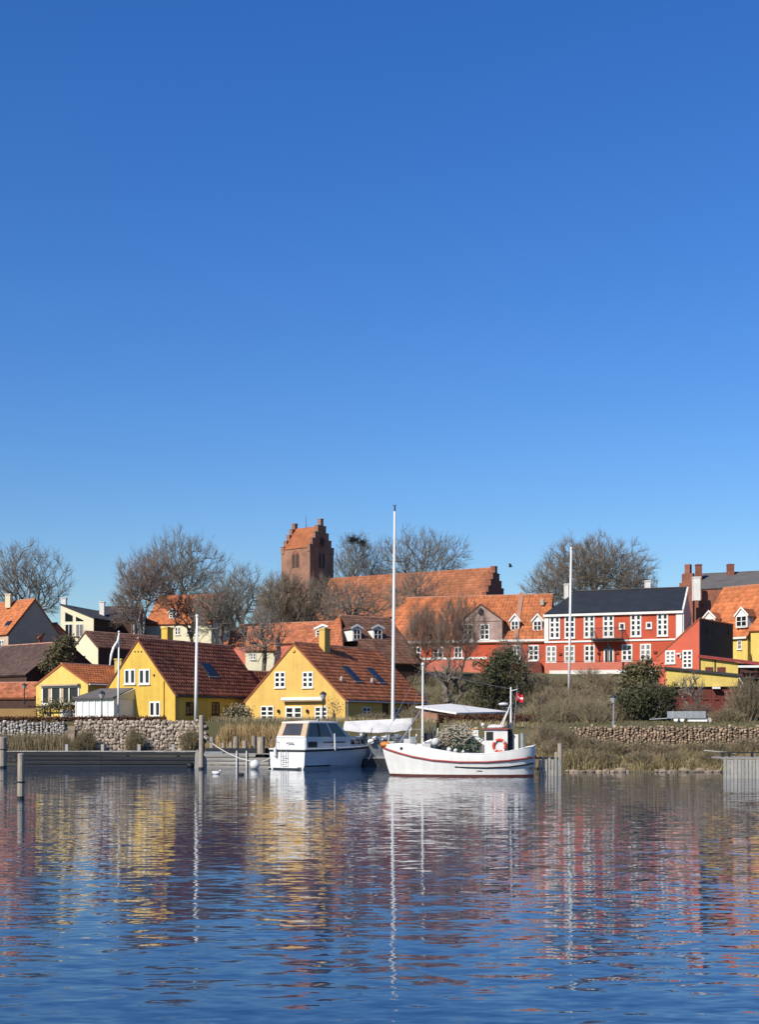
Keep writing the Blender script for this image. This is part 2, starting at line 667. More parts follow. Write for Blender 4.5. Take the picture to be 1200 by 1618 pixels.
def tile_arrays(q, tw, ch, lift=.02, amp=.06, rng=None):
    """corrugated tile courses over the quad q: eave-left, eave-right, ridge-right, ridge-left"""
    q = np.asarray(q, float)
    nu = max(2, int(round(np.linalg.norm(q[1] - q[0]) / tw)))
    nv = max(2, int(round(np.linalg.norm(q[3] - q[0]) / ch)))
    nn = norm(np.cross(q[1] - q[0], q[3] - q[0]))
    cu = np.array([0, .22, .48, .74, 1.0])
    hu = np.array([.35, 1.0, .75, .05, .35]) * amp
    I, J = np.meshgrid(np.arange(nu), np.arange(nv), indexing='xy')       # nv, nu
    U = (I[..., None, None] + cu[None, None, None, :]) / nu               # nv,nu,1,5
    rowsv = np.array([0.0, 0.0, 1.06])
    rowsh = np.array([0.0, .009, .0])
    Vv = (J[..., None, None] + rowsv[None, None, :, None]) / nv
    U = np.broadcast_to(U, (nv, nu, 3, 5))
    Vv = np.broadcast_to(Vv, (nv, nu, 3, 5)).clip(0, 1)
    jit = np.random.default_rng(nu * 31 + nv).uniform(-.008, .008, (nv, nu, 1, 1))
    Hh = lift + hu[None, None, None, :] * np.array([0, 1, 1])[None, None, :, None] + rowsh[None, None, :, None] + jit
    pts = ((1 - U) * (1 - Vv))[..., None] * q[0] + (U * (1 - Vv))[..., None] * q[1] + (U * Vv)[..., None] * q[2] + ((1 - U) * Vv)[..., None] * q[3]
    pts = pts + Hh[..., None] * nn
    base = (np.arange(nv * nu) * 15)[:, None]
    f = []
    for r in range(2):
        for c in range(4):
            f.append([r * 5 + c, r * 5 + c + 1, (r + 1) * 5 + c + 1, (r + 1) * 5 + c])
    f = np.array(f)
    faces = (base[:, :, None] + f[None]).reshape(-1, 4)
    tint = np.repeat(np.random.default_rng(nu * 7 + nv).random(nu * nv), 8)
    return pts.reshape(-1, 3), faces, tint


def tiles(parent, quads, mat, tw=.27, ch=.36, amp=.062, name='roof_tiles'):
    vs, fs, ts, n = [], [], [], 0
    for q in quads:
        v, f, tt = tile_arrays(q, tw, ch, amp=amp)
        vs.append(v)
        fs.append(f + n)
        ts.append(tt)
        n += len(v)
    o = link(name, fast_mesh(name, np.vstack(vs), np.vstack(fs), mat, WO[parent.name], np.concatenate(ts)), parent)
    o['kind'] = 'stuff'
    return o


class House:
    pass


def gable(name, label, A, B, L, z0, ze, zr, wallm, roofm, axis='v', tile=True, cat='house', tw=.27, oh=.18, og=.06, hip=0.0, group=None, zel=None, mid=.5, roof_t=.14, amp=.062):
    """front wall from A to B (each px, distance); the house runs L metres away from it.
    axis 'v': gable to the front, ridge runs away; axis 'u': ridge parallel to the front"""
    h = House()
    a, b_ = V(PX(*A), A[1]), V(PX(*B), B[1])
    W = np.linalg.norm(b_ - a)
    ux = (b_ - a) / W
    vx = V(-ux[1], ux[0])
    ex, ey = V(ux[0], ux[1], 0), V(-vx[0], -vx[1], 0)
    h.W, h.L, h.ze, h.zr, h.z0 = W, L, ze, zr, z0
    h.F = Fr((a[0], a[1], 0), ex, ey)
    h.S = Fr((b_[0], b_[1], 0), -ey, ex)            # right side wall, x runs away from the viewer
    h.SL = Fr((a[0] - ey[0] * L, a[1] - ey[1] * L, 0), ey, -ex)
    zl = ze if zel is None else zel
    c = h.F.pt(W / 2, -L / 2, z0)
    h.o = thing(name, label, cat, c, group)
    zb = z0 - 1.2
    F = h.F
    if axis == 'v':
        pl = [(0, zb), (W, zb), (W, ze), (W * mid, zr), (0, zl)]
        MB().prism(F, pl, 0, -L).part('wall', wallm, h.o)
        R0, R1 = F.pt(W * mid, og, zr), F.pt(W * mid, -L - og, zr)
        kr = (zr - ze) / (W * (1 - mid))
        kl = (zr - zl) / (W * mid)
        h.sr = [F.pt(W + oh, og, ze - oh * kr), F.pt(W + oh, -L - og, ze - oh * kr), R1, R0]
        h.sl = [F.pt(-oh, -L - og, zl - oh * kl), F.pt(-oh, og, zl - oh * kl), R0, R1]
        sl = [h.sr, h.sl]
    else:
        S = h.S
        pl = [(0, zb), (L, zb), (L, ze), (L / 2, zr), (0, ze)]
        mb = MB()
        if hip:
            mb.prism(S, [(0, zb), (L, zb), (L, ze), (0, ze)], 0, -W)
            mb.prism(S, [(0, ze - .3), (L, ze - .3), (L / 2, zr - .02)], -.003, -.4)
        else:
            mb.prism(S, pl, 0, -W)
        mb.part('wall', wallm, h.o)
        k = (zr - ze) / (L / 2)
        R0, R1 = F.pt(-og + hip, -L / 2, zr), F.pt(W + og, -L / 2, zr)
        h.sf = [F.pt(-og, oh, ze - oh * k), F.pt(W + og, oh, ze - oh * k), R1, R0]
        h.sb = [F.pt(W + og, -L - oh, ze - oh * k), F.pt(-og, -L - oh, ze - oh * k), R0, R1]
        sl = [h.sf, h.sb]
        if hip:
            h.sh = [F.pt(-og, -L - oh, ze - oh * k), F.pt(-og, oh, ze - oh * k), R0, R0 + (R1 - R0) * 1e-3]
            sl.append(h.sh)
    up = V(0, 0, .05)
    mb = MB()
    for q in sl:
        q2 = np.array(q) + up
        mb.hexa(q2, roof_t)
    h.roof = mb.part('roof', roofm, h.o)
    if tile:
        vis = [np.array(q) + up for q in sl if np.cross(q[1] - q[0], q[3] - q[0]) @ (V(0, 0, EYE) - q[0]) > 0 or q is sl[0]]
        tiles(h.roof, vis, roofm, tw, tw * 1.35, amp)
    MB().tube([R0 + up * 1.5, R1 + up * 1.5], .10, 6).part('ridge_cap', M_mortar if tile else roofm, h.roof)
    return h


def chimney(parent, px0, px1, py_top, D, zb, mat, deep=None, cap=True, name='chimney', rot=0.0):
    x0, x1 = PX(px0, D), PX(px1, D)
    w = x1 - x0
    dp = deep or w
    zt = PZ(py_top, D)
    F = Fr((x0, D, 0), (math.cos(rot), -math.sin(rot), 0), (-math.sin(rot), -math.cos(rot), 0))
    mb = MB().box(F, 0, w, -dp, 0, zb, zt - .12)
    if cap:
        mb.box(F, -.05, w + .05, -dp - .05, .05, zt - .119, zt)
    else:
        mb.box(F, 0.002, w - .002, -dp + .002, -.002, zt - .119, zt)
    o = mb.part(name, mat, parent)
    MB().box(F, w * .25, w * .75, -dp * .75, -dp * .25, zt - .05, zt + .06).part('flue', M_dark, o)
    return o


def dormer(parent, F, u0, u1, y0, z0, z1, zt, wallm, roofm, depth, rows=2, cols=2, name='dormer'):
    """small gabled dormer: front face at y0 (outward) of frame F, running back by depth"""
    w = u1 - u0
    um = (u0 + u1) / 2
    G = Fr(F.pt(0, y0, 0), F.ex, F.ey)
    o = MB().prism(G, [(u0, z0), (u1, z0), (u1, z1), (um, zt), (u0, z1)], 0, -depth).part(name, wallm, parent)
    k = (zt - z1) / (w / 2)
    e = .16
    mb = MB()
    mb.hexa([G.pt(u1 + e, .1, z1 - e * k + .06), G.pt(u1 + e, -depth, z1 - e * k + .06), G.pt(um, -depth, zt + .06), G.pt(um, .1, zt + .06)], .06)
    mb.hexa([G.pt(u0 - e, -depth, z1 - e * k + .06), G.pt(u0 - e, .1, z1 - e * k + .06), G.pt(um, .1, zt + .06), G.pt(um, -depth, zt + .06)], .06)
    mb.part('dormer_roof', roofm, o)
    # barge boards
    mb = MB()
    for sgn, ua in ((1, u1 + e), (-1, u0 - e)):
        mb.add([G.pt(ua, .12, z1 - e * k + .02), G.pt(ua, .12, z1 - e * k + .24), G.pt(um, .12, zt + .24), G.pt(um, .12, zt + .02)] +
               [G.pt(ua, .07, z1 - e * k + .02), G.pt(ua, .07, z1 - e * k + .24), G.pt(um, .07, zt + .24), G.pt(um, .07, zt + .02)],
               [(0, 1, 2, 3), (4, 7, 6, 5), (0, 4, 5, 1), (1, 5, 6, 2), (2, 6, 7, 3), (3, 7, 4, 0)])
    mb.part('barge_board', M_white, o)
    # the window is one of the dormer's pieces
    fr = MB()
    a, b2, c, d2 = u0 + .08, u1 - .08, z0 + .12, z1 - .03
    bb = .07
    fr.box(G, a, a + bb, .0, .05, c, d2).box(G, b2 - bb, b2, .0, .05, c, d2).box(G, a + bb, b2 - bb, .0, .05, c, c + bb).box(G, a + bb, b2 - bb, .0, .05, d2 - bb, d2)
    for i in range(1, cols):
        uc = a + (b2 - a) * i / cols
        fr.box(G, uc - .05, uc + .05, 0, .045, c + bb, d2 - bb)
    for i in range(1, rows):
        zc = c + (d2 - c) * i / rows
        fr.box(G, a + bb, b2 - bb, 0, .04, zc - .03, zc + .03)
    fr.part('window_frame', M_white, o)
    MB().box(G, a + .03, b2 - .03, .002, .014, c + .03, d2 - .03).part('pane', M_glass, o)
    return o


def skylight(parent, q, a0, a1, b0, b1):
    """roof window on the slope quad q (fractions along eave and up the slope)"""
    q = np.array(q) + V(0, 0, .05)
    nn = norm(np.cross(q[1] - q[0], q[3] - q[0]))

    def p(a, b_, h_):
        return (1 - a) * (1 - b_) * q[0] + a * (1 - b_) * q[1] + a * b_ * q[2] + (1 - a) * b_ * q[3] + nn * h_
    o = MB().hexa([p(a0, b0, .17), p(a1, b0, .17), p(a1, b1, .17), p(a0, b1, .17)], .16).part('skylight', M_dark, parent)
    i = .12
    da, db = (a1 - a0) * i, (b1 - b0) * i
    MB().hexa([p(a0 + da, b0 + db, .185), p(a1 - da, b0 + db, .185), p(a1 - da, b1 - db, .185), p(a0 + da, b1 - db, .185)], .03).part('pane', M_glass, o)
    MB().hexa([p(a0 - .002, b0 - .02, .14), p(a1 + .002, b0 - .02, .14), p(a1 + .002, b0 - .002, .14), p(a0 - .002, b0 - .002, .14)], .1).part('flashing', M_metal, o)
    return o


def gutter(parent, p0, p1, mat=None, r=.07):
    return MB().tube([p0, p1], r, 6).part('gutter', mat or M_dark, parent)


# ------------------------------------------------------------------ right yellow house
hR = gable('yellow_house', 'large warm yellow gabled house with awning, directly behind the motorboat', (388, 103.5), (546, 98), 12.0, 3.05,
           PZ(1105, 99.5), PZ(1016.5, 100.75), M_yellow3, M_tile_yh, tw=.3)
o = hR.o
F = hR.F
for x0, x1 in ((434.5, 451.5), (478.5, 495.5)):
    win_px(o, F, x0, 1061, x1, 1086.5, 2, 3, b=.11, mw=.13, cm=.2)
win_px(o, F, 412.5, 1115, 433, 1139, 2, 3, b=.1, mw=.1, cm=.2)
win_px(o, F, 498, 1116, 518, 1139, 2, 3, b=.1, mw=.1, cm=.2)
u0, u1, z0, z1 = F.rect(451.5, 1116, 478, 1144)
window(o, F, u0, u1, z0, z1, 2, 3, b=.13, mw=.09, cm=.26, name='door', sill=False)
# folded awning over the terrace door
u0, u1, z0, z1 = F.rect(449, 1101.5, 514, 1106)
aw = MB().box(F, u0, u1, .0, .42, z0, z1).part('awning', M_white, o)
MB().box(F, u0 + .02, u1 - .02, .06, .38, z0 - .10, z0 - .003).part('folded_fabric', M_canvas, aw)
for px in (441.5, 487):
    u = F.u_at(px)
    z = F.z_at(1123.5, u)
    mb = MB().box(F, u - .06, u + .06, 0, .05, z - .12, z + .12).lathe(F.pt(u, .14, z - .14), [(.07, 0), (.10, .12), (.11, .22), (.02, .30)], 8)
    mb.part('wall_lamp', M_dark, o)
u = F.u_at(465)
z = F.z_at(1028.5, u)
MB().lathe(F.pt(u, .0, z - .15), [(.02, 0), (.15, .08), (.15, .2), (.02, .3)], 10).part('vent', M_yellow, o)
S = hR.S
win_px(o, S, 573, 1117, 586, 1131, 2, 2, d=.03, label='white casement in the shaded side wall')
for px0, px1 in ((605, 613), (640, 648)):
    u0, u1 = S.u_at(px0), S.u_at(px1)
    window(o, S, u0, u1, 3.1, 4.55, 1, 2, mat=M_maroon, name='door', sill=False)
win_px(o, S, 624, 1119, 636, 1134, 2, 2, d=.03)
gutter(hR.roof, hR.sr[0] + V(.06, -.02, -.02), hR.sr[1] + V(.06, -.02, -.02), M_metal)
cz = hR.zr
MB().tube([hR.S.pt(.15, .1, hR.ze - .2), hR.S.pt(.15, .1, 3.0)], .045, 6).part('downpipe', M_metal, o)
chimney(o, 504.5, 515.5, 993, 103.2, cz - 1.0, M_yellow3, .75, rot=math.atan2(5.5, 8.2))
skylight(hR.roof, hR.sr, .29, .37, .34, .60)
skylight(hR.roof, hR.sr, .58, .66, .34, .60)
q = np.array(hR.sr)
for a_, b2 in ((.14, .34), (.50, .34), (.33, .90)):
    p = (1 - a_) * (1 - b2) * q[0] + a_ * (1 - b2) * q[1] + a_ * b2 * q[2] + (1 - a_) * b2 * q[3]
    MB().tube([p + V(0, 0, 0), p + V(.1, -.05, .42)], .13, 8).part('roof_vent', M_concrete, hR.roof)
# white verge strip along the front gable
# ------------------------------------------------------------------ left yellow house
hL = gable('yellow_house', 'deep yellow gabled house with white conservatory, behind the stone wall', (162, 101.5), (277, 97.5), 11.6, 3.05,
           PZ(1096, 99), PZ(1009.5, 99.5), M_yellow, M_tile_dk, tw=.3)
o = hL.o
F = hL.F
for x0, x1 in ((197, 214.5), (220, 237.5)):
    win_px(o, F, x0, 1057, x1, 1081, 2, 1, b=.12, cm=.26)
win_px(o, F, 236.5, 1108, 254, 1132, 2, 1, b=.12, cm=.26)
for px in (213.5, 218.5, 223.5):
    u = F.u_at(px)
    z = F.z_at(1029.7, u)
    MB().box(F, u - .07, u + .07, -.01, .012, z - .06, z + .06).part('vent', M_dark, o)
u = F.u_at(244)
z = F.z_at(1067, u)
MB().box(F, u - .05, u + .05, 0, .1, z - .06, z + .08).part('wall_lamp', M_dark, o)
u = F.u_at(259.5)
MB().tube([F.pt(u, .07, F.z_at(1076, u)), F.pt(u, .07, 3.0)], .045, 6).part('downpipe', M_yellow, o)
S = hL.S
for px0, px1 in ((294, 306), (335, 347)):
    win_px(o, S, px0, 1109, px1, 1129, 2, 3, d=.03, label='brown casement in the shaded side wall', mat=M_brownwall)
gutter(hL.roof, hL.sr[0] + V(.06, -.02, -.02), hL.sr[1] + V(.06, -.02, -.02))
MB().tube([hL.S.pt(.15, .1, hL.ze - .2), hL.S.pt(.15, .1, 3.0)], .045, 6).part('downpipe', M_darkwall, o)
chimney(o, 255, 266.5, 991, 103.0, hL.zr - .9, M_yellow, .8, rot=.45)
skylight(hL.roof, hL.sr, .47, .58, .36, .60)
# white conservatory against the gable
u0, u1 = F.u_at(153), F.u_at(212)
zt = F.z_at(1104, (u0 + u1) / 2)
zr_ = F.z_at(1094, (u0 + u1) / 2)
dp = 2.3
cb = MB().box(F, u0, u1, 0.003, dp - .08, 2.2, zt).part('conservatory', M_white, o)
n = 6
fr = MB()
gl = MB()
for i in range(n + 1):
    uu = u0 + (u1 - u0) * i / n
    fr.box(F, uu - .05, uu + .05, dp - .09, dp + .02, 2.6, zt)
fr.box(F, u0 - .05, u1 + .05, dp - .09, dp + .03, zt - .14, zt + .002)
fr.box(F, u0 - .05, u1 + .05, dp - .09, dp + .015, 3.42, 3.52)
fr.part('conservatory_frame', M_white, cb)
for i in range(1, n - 1):
    uu = u0 + (u1 - u0) * (i + .5) / n
    gl.box(F, uu - .26, uu + .26, dp - .08, dp - .05, 2.95, 3.40)
gl.part('low_pane', M_glass, cb)
gl = MB()
for i in range(n):
    uu = u0 + (u1 - u0) * (i + .5) / n
    gl.box(F, uu - .3, uu + .3, dp - .08, dp - .055, 3.54, zt - .15)
M_blind = M('white_blinds_behind_glass', (.70, .72, .74), .25, .06, spec=.5)
gl.part('blind', M_blind, cb)
rf = MB().hexa([F.pt(u0 - .15, dp + .25, zt + .05), F.pt(u1 + .15, dp + .25, zt + .05), F.pt(u1 - .1, .01, zr_ + .35), F.pt(u0 + .4, .01, zr_ + .35)], .12)
rf.part('conservatory_roof', M_slategr, cb)
MB().prism(Fr(F.pt(u1 + .08, 0, 0), F.ey, F.ex), [(.02, zt - .1), (dp + .1, zt), (.02, zr_ + .26)], 0, -.1).part('end_board', M_cream, cb)

# lower rear wing of the same house, its eave a little lower
aw_ = gable('yellow_house', 'low dark tiled wing between the two yellow gabled houses', (372, 110.5), (396, 108.5), 5.5, 3.1, PZ(1105, 109), PZ(1062, 110), M_yellow, M_tile_dk, tw=.3)

# ------------------------------------------------------------------ small yellow house, far left
hS = gable('yellow_house', 'small pale yellow house with wide window and vine pergola at far left', (57, 106), (139, 102.5), 9.0, 3.05,
           PZ(1080, 104), PZ(1049.5, 104.3), M_yellow2, M_tile_or, tw=.3)
o = hS.o
F = hS.F
u0, u1, z0, z1 = F.rect(67, 1084, 126, 1113)
window(o, F, u0, u1, z0, z1, 4, 1, b=.14, cm=.12, mw=.12, d=.08)
bm = MB().box(F, u0 - .1, u1 + .1, .0, .35, z1 + .02, z1 + .16)
bm.part('awning', M_canvas, o)
for uu in (u0 + 1.0, (u0 + u1) / 2 + .25):
    MB().box(F, uu - .22, uu + .12, .02, .06, z0 + .15, z1 - .15).part('curtain', M_canvas, o)
win_px(o, F, 74, 1126, 81, 1133, 1, 1, sill=False, b=.05)
u0, u1 = F.u_at(96), F.u_at(124)
MB().box(F, u0, u1, 0.0, .04, 2.6, F.z_at(1121, u0)).part('white_wall_panel', M_white, o)
mb = MB()
ua, ub = F.u_at(66), F.u_at(134)
zp = F.z_at(1117, ua)
mb.box(F, ua, ub, .55, .62, zp - .1, zp).box(F, ua, ub, 1.3, 1.37, zp - .1, zp)
for uu in np.linspace(ua, ub, 9):
    mb.box(F, uu - .03, uu + .03, .0, 1.5, zp + .002, zp + .07)
for uu in (ua + .1, (ua + ub) / 2, ub - .1):
    mb.box(F, uu - .05, uu + .05, 1.28, 1.38, 2.6, zp - .103)
mb.part('pergola', M_brownwall, o)
gutter(hS.roof, hS.sr[0] + V(.06, -.02, -.02), hS.sr[1] + V(.06, -.02, -.02), M_white)
chimney(o, 181, 191.5, 1040.5, 107, PZ(1075, 107), M_yellow2, .6)
# yellow garden walls and low outhouse left of it
oh_ = gable('outhouse', 'low red tiled outhouse at the left edge, below the dark roofs', (-40, 108), (58, 107), 6, 3.05, PZ(1102, 107), PZ(1079, 109), M_brownwall, M_tile_yh, axis='u', tw=.32)  # brown wall colour stands in for the shade on its walls
MB().box(Fr((PX(-30, 104), 104, 0), norm(V(1, -.03, 0)), norm(V(-.03, -1, 0))), 0, 4.55, -.3, 0, 2.2, PZ(1119.5, 104)).solo('garden_wall', 'yellow rendered garden wall at the left edge with pale coping', 'wall', M_yellow_shaded)
MB().prism(Fr((PX(-30, 104), 104, 0), norm(V(1, -.03, 0)), norm(V(-.03, -1, 0))), [(0, 0), (4.5, 0), (4.5, .05), (0, .05)], .05, .06)

# ------------------------------------------------------------------ dark roofed houses at the left edge
d1 = gable('dark_roofed_house', 'house with shade-darkened brown roof cut by the left edge above the outhouse', (-60, 118), (42, 112), 9, 5.0, PZ(1066, 113), PZ(1016, 116), M_brownwall, M_tile_shaded, axis='u', tw=.3, cat='house')
d2 = gable('garden_shed', 'low brown roofed shed behind the small yellow house', (38, 119), (110, 116), 6, 5.0, PZ(1062, 117), PZ(1052, 119), M_brownwall, M_tile_brn, axis='u', tile=False, cat='shed')

M_tanwall = M('tan_render', (.56, .42, .30), .85, .08)
# orange gabled house high at the left edge
hA = gable('gabled_house', 'orange tiled house with shaded gable and chimney, high at left edge', (-90, 137), (13, 128), 6.2, 9.3, PZ(1001, 128.5), PZ(948, 131), M_tanwall, M_tile_or, axis='u', tw=.32)
chimney(hA.o, 8, 16, 938, 132, hA.zr - .7, M_cream, .6)
u0, u1, z0, z1 = hA.F.rect(0, 1011, 7, 1024)
window(hA.o, hA.F, u0, u1, z0, z1, 2, 2, sill=False)
skylight(hA.roof, hA.sf, .87, .93, .25, .37)
hA2 = gable('small_house', 'small orange tiled house beside the shaded gable, with white dormer', (30, 132), (62, 130.5), 5.0, 8.6, PZ(1008, 131), PZ(986.5, 133.5), M_redpale, M_tile_or, axis='u', tw=.32)
dormer(hA2.o, hA2.F, hA2.F.u_at(24), hA2.F.u_at(35), .9, PZ(1025, 130), PZ(1012, 130), PZ(1008, 130), M_white, M_tile_or, 1.5)
hA3 = gable('small_house', 'far orange roof peeping out beside the modern cream house', (70, 146), (97, 145), 6.0, 9.5, PZ(1004, 145), PZ(992, 148), M_redpale, M_tile_or, axis='u', tw=.32)
# glass roofed veranda
ve = thing('veranda', 'glass roofed veranda with dark glazing bars left of the evergreen', 'veranda', P(58, 1040, 122))
G = Fr((PX(27, 121), 121, 0), norm(V(1, -.12, 0)), norm(V(-.12, -1, 0)))
MB().hexa([G.pt(0, 0, PZ(1034, 121)), G.pt(3.6, 0, PZ(1034, 121)), G.pt(4.3, -4, PZ(1016, 124.5)), G.pt(.6, -4, PZ(1016, 124.5))], .08).part('glass_roof', M_glass, ve)
mb = MB()
for i in range(7):
    mb.tube([G.pt(.6 * i, 0.02, PZ(1033, 121)), G.pt(.6 + .617 * i, -4, PZ(1015, 124.5))], .05, 5)
mb.part('glazing_bar', M_metal, ve)
mb = MB().box(G, -.1, 3.7, -.05, .1, PZ(1039, 121), PZ(1034.5, 121))
mb.part('fascia', M_whitewall, ve)
MB().box(G, 0, 3.6, -4, -.06, 6.5, PZ(1039, 121)).part('wall', M_darkwall, ve)
mb = MB().box(G, 1.7, 4.6, -4.4, -4.3, PZ(1015, 125), PZ(1013, 125))
for i in range(8):
    mb.box(G, 1.8 + i * .38, 1.86 + i * .38, -4.38, -4.32, PZ(1013, 125) , PZ(1007, 125))
mb.box(G, 1.7, 4.6, -4.41, -4.29, PZ(1007, 125), PZ(1005.5, 125))
mb.part('balcony_rail', M_brownwall, ve)

# modern cream house with big gable glazing
hM = House()
hM.o = thing('modern_house', 'modern cream house with tall gable glazing and dark pent roof', 'house', P(122, 1010, 140))
F = Fr((PX(96, 141), 141, 0), norm(V(1, -.28, 0)), norm(V(-.28, -1, 0)))
uB = F.u_at(148)
zl, zr2 = F.z_at(955, 0), F.z_at(977, uB)
MB().prism(F, [(0, 10), (uB, 10), (uB, zr2), (0, zl)], 0, -9).part('wall', M_cream, hM.o)
MB().hexa([F.pt(-.1, .1, zl + .1), F.pt(uB + .2, .1, zr2 + .05), F.pt(uB + .2, -9, zr2 + .05), F.pt(-.1, -9, zl + .1)], .12).part('roof', M_felt, hM.o)
u0, u1, z0, z1 = F.rect(103, 986, 115, 1006)
window(hM.o, F, u0, u1, z0, z1, 2, 1, b=.06, cm=.06)
u0, u1, z0, z1 = F.rect(120, 986, 132, 1006)
window(hM.o, F, u0, u1, z0, z1, 2, 1, b=.06, cm=.06)
for (xa, xb, ya, yb, yc) in ((103, 115, 967, 973, 982), (120, 132, 974, 980, 981.5)):
    ua, ub = F.u_at(xa), F.u_at(xb)
    pl = [(ua, F.z_at(yc, ua)), (ub, F.z_at(yc, ub)), (ub, F.z_at(yb, ub)), (ua, F.z_at(ya, ua))]
    w_ = MB().prism(F, pl, .015, -.02).part('window', M_glass, hM.o)
S = Fr(F.pt(uB, 0, 0), -F.ey, F.ex)
MB().box(S, .02, 8.95, .004, .05, 10, zr2 - .05).part('painted_shade_side', M_brownwall, hM.o)  # dark brown sheet puts this side wall's shade into colour
for px in (166, 181):
    u0 = S.u_at(px - 3)
    u1 = S.u_at(px + 4)
    window(hM.o, S, u0, u1, S.z_at(1000, u0), S.z_at(988, u0), 2, 1, b=.05, d=.03)
hM2 = MB().hexa([F.pt(uB + .25, .3, zr2 - .05), F.pt(uB + .25, -11, zr2 - .05), F.pt(.2, -11, zl + .2), F.pt(.2, .3, zl + .2)][::1], .1)
chimney(hM.o, 96, 104, 944, 142, zl - .5, M_whitewall, .6)
chimney(hM.o, 157, 164.5, 950, 146, zr2 - .5, M_whitewall, .6)
# its dark timber wing behind
hMw = gable('timber_house', 'dark timber house with flat grey roof beyond the modern cream house', (148, 146), (215, 146), 8, 9.5, PZ(977, 146), PZ(960, 150), M_brownwall, M_felt, axis='u', tile=False)
for px in (167, 182):
    win_px(hMw.o, hMw.F, px - 4, 988, px + 4, 1000, 2, 1, b=.06, cm=.08)

# low cream gabled cottage
hC = gable('cream_cottage', 'cream gabled cottage with black-brown roof behind the small yellow house', (115, 122), (155, 119.5), 9.0, 6.5, PZ(1023, 120), PZ(999, 121), M_cream, M_tile_brn, tw=.32)
MB().box(hC.S, .03, 8.95, .004, .05, 5.6, hC.ze - .05).part('painted_shade_side', M_brownwall, hC.o)  # shade of the cottage side, laid on as a dark brown sheet
win_px(hC.o, hC.F, 128, 1035, 136, 1044, 2, 2, b=.06)
win_px(hC.o, hC.F, 117, 1024, 121, 1034, 1, 2, b=.06, mat=M_brownwall)

# ------------------------------------------------------------------ cream houses and red roofs in the middle distance
hD = gable('cream_house', 'cream house with orange roof half hidden by the birches', (230, 152), (334, 150), 8.5, 9.5, PZ(985, 151), PZ(941, 155), M_cream, M_tile_or, axis='u', tw=.34)
for px in (258, 281, 299, 310):
    win_px(hD.o, hD.F, px - 4, 991, px + 4, 1003, 2, 2, b=.07)
dormer(hD.o, hD.F, hD.F.u_at(264), hD.F.u_at(275), -.6, PZ(976, 150), PZ(966, 150), PZ(961, 150), M_white, M_tile_or, 2.0)

hE = gable('cream_cottage', 'pale cream cottage peeping between the two yellow house roofs', (388, 124), (436, 124), 6, 6.5, PZ(1027, 124), PZ(992, 127), M_cream, M_tile_yh, axis='u', tw=.32)
win_px(hE.o, hE.F, 396, 1032, 404, 1042, 2, 2, b=.06)
hE2 = gable('red_roofed_house', 'long low red tiled house behind the bare tree thicket', (352, 136), (560, 130), 8, 7.5, PZ(1016, 133), PZ(985, 137), M_redpale, M_tile_yh, axis='u', tw=.32)
dormer(hE2.o, hE2.F, hE2.F.u_at(497), hE2.F.u_at(521), -.3, PZ(1006, 131.5), PZ(994, 131.5), PZ(989, 131.5), M_white, M_tile_yh, 2.2)
chimney(hE2.o, 411, 416, 987, 138, hE2.zr - .6, M_brickdk, .5)

# house with two white-cheeked dormers on its shaded slope
hF = gable('dormer_house', 'house with old brown roof and two white cheeked dormers, behind chimney', (490, 129), (592, 119.5), 5.8, 5.0, PZ(1046, 119.5), PZ(974, 124.5), M_brownwall, M_tile_brn, tw=.32)
S = hF.S
for pa, pb in ((583, 597), (617, 632)):
    ua = S.u_at(pa)
    ub = S.u_at(pb)
    Dd = S.o[1] + ua * S.ex[1]
    kk = (hF.zr - hF.ze) / (hF.W / 2)
    yy = -(PZ(1010, Dd + 2) - hF.ze) / kk
    d_ = dormer(hF.o, S, ua, ub, yy, PZ(1012, Dd + 2), PZ(993, Dd + 2), PZ(989, Dd + 2), M_whitewall, M_tile_brn, 3.0)
Fq = hF.F
hq = [Fq.pt(-.3, 3.4, hF.ze - .6), Fq.pt(hF.W + .1, 3.4, hF.ze - .6), Fq.pt(hF.W / 2 + .06, .1, hF.zr), Fq.pt(hF.W / 2 - .06, .1, hF.zr)]
hp = MB().hexa(hq, .12).part('hip_roof', M_tile_yh, hF.o)
tiles(hp, [np.array(hq)], M_tile_yh, .34, .45)

# ------------------------------------------------------------------ long red row house
hG = gable('row_house', 'long red row house with orange tiles, gabled wall dormer and white dormers', (592, 135.2), (866, 130.8), 9.5, 7.9, PZ(1014, 132), PZ(941.5, 136.5), M_red, M_tile_row, axis='u', tw=.38, amp=.09, hip=2.6)
o = hG.o
F = hG.F
for x0, x1, r in ((652, 666, 2), (685, 701, 2), (718, 731, 2)):
    win_px(o, F, x0, 1022, x1, 1040, 2, r, b=.12, cm=.14, mw=.1)
for x0, x1 in ((811, 823), (835.5, 852)):
    win_px(o, F, x0, 1019, x1, 1044, 2, 3, b=.13, cm=.16, mw=.11)
u0, u1 = F.u_at(640), F.u_at(866)
zc = F.z_at(1013, (u0 + u1) / 2)
MB().box(F, u0, u1, -.01, .22, zc - .12, zc + .1).part('cornice', M_white, o)
MB().box(F, u0, F.u_at(770), -.01, .06, F.z_at(1043, u0), F.z_at(1039.5, u0)).part('string_course', M_white, o)
MB().box(F, u0, F.u_at(760), .004, .05, 6.5, F.z_at(1044, u0)).part('plinth', M_redpale, o)
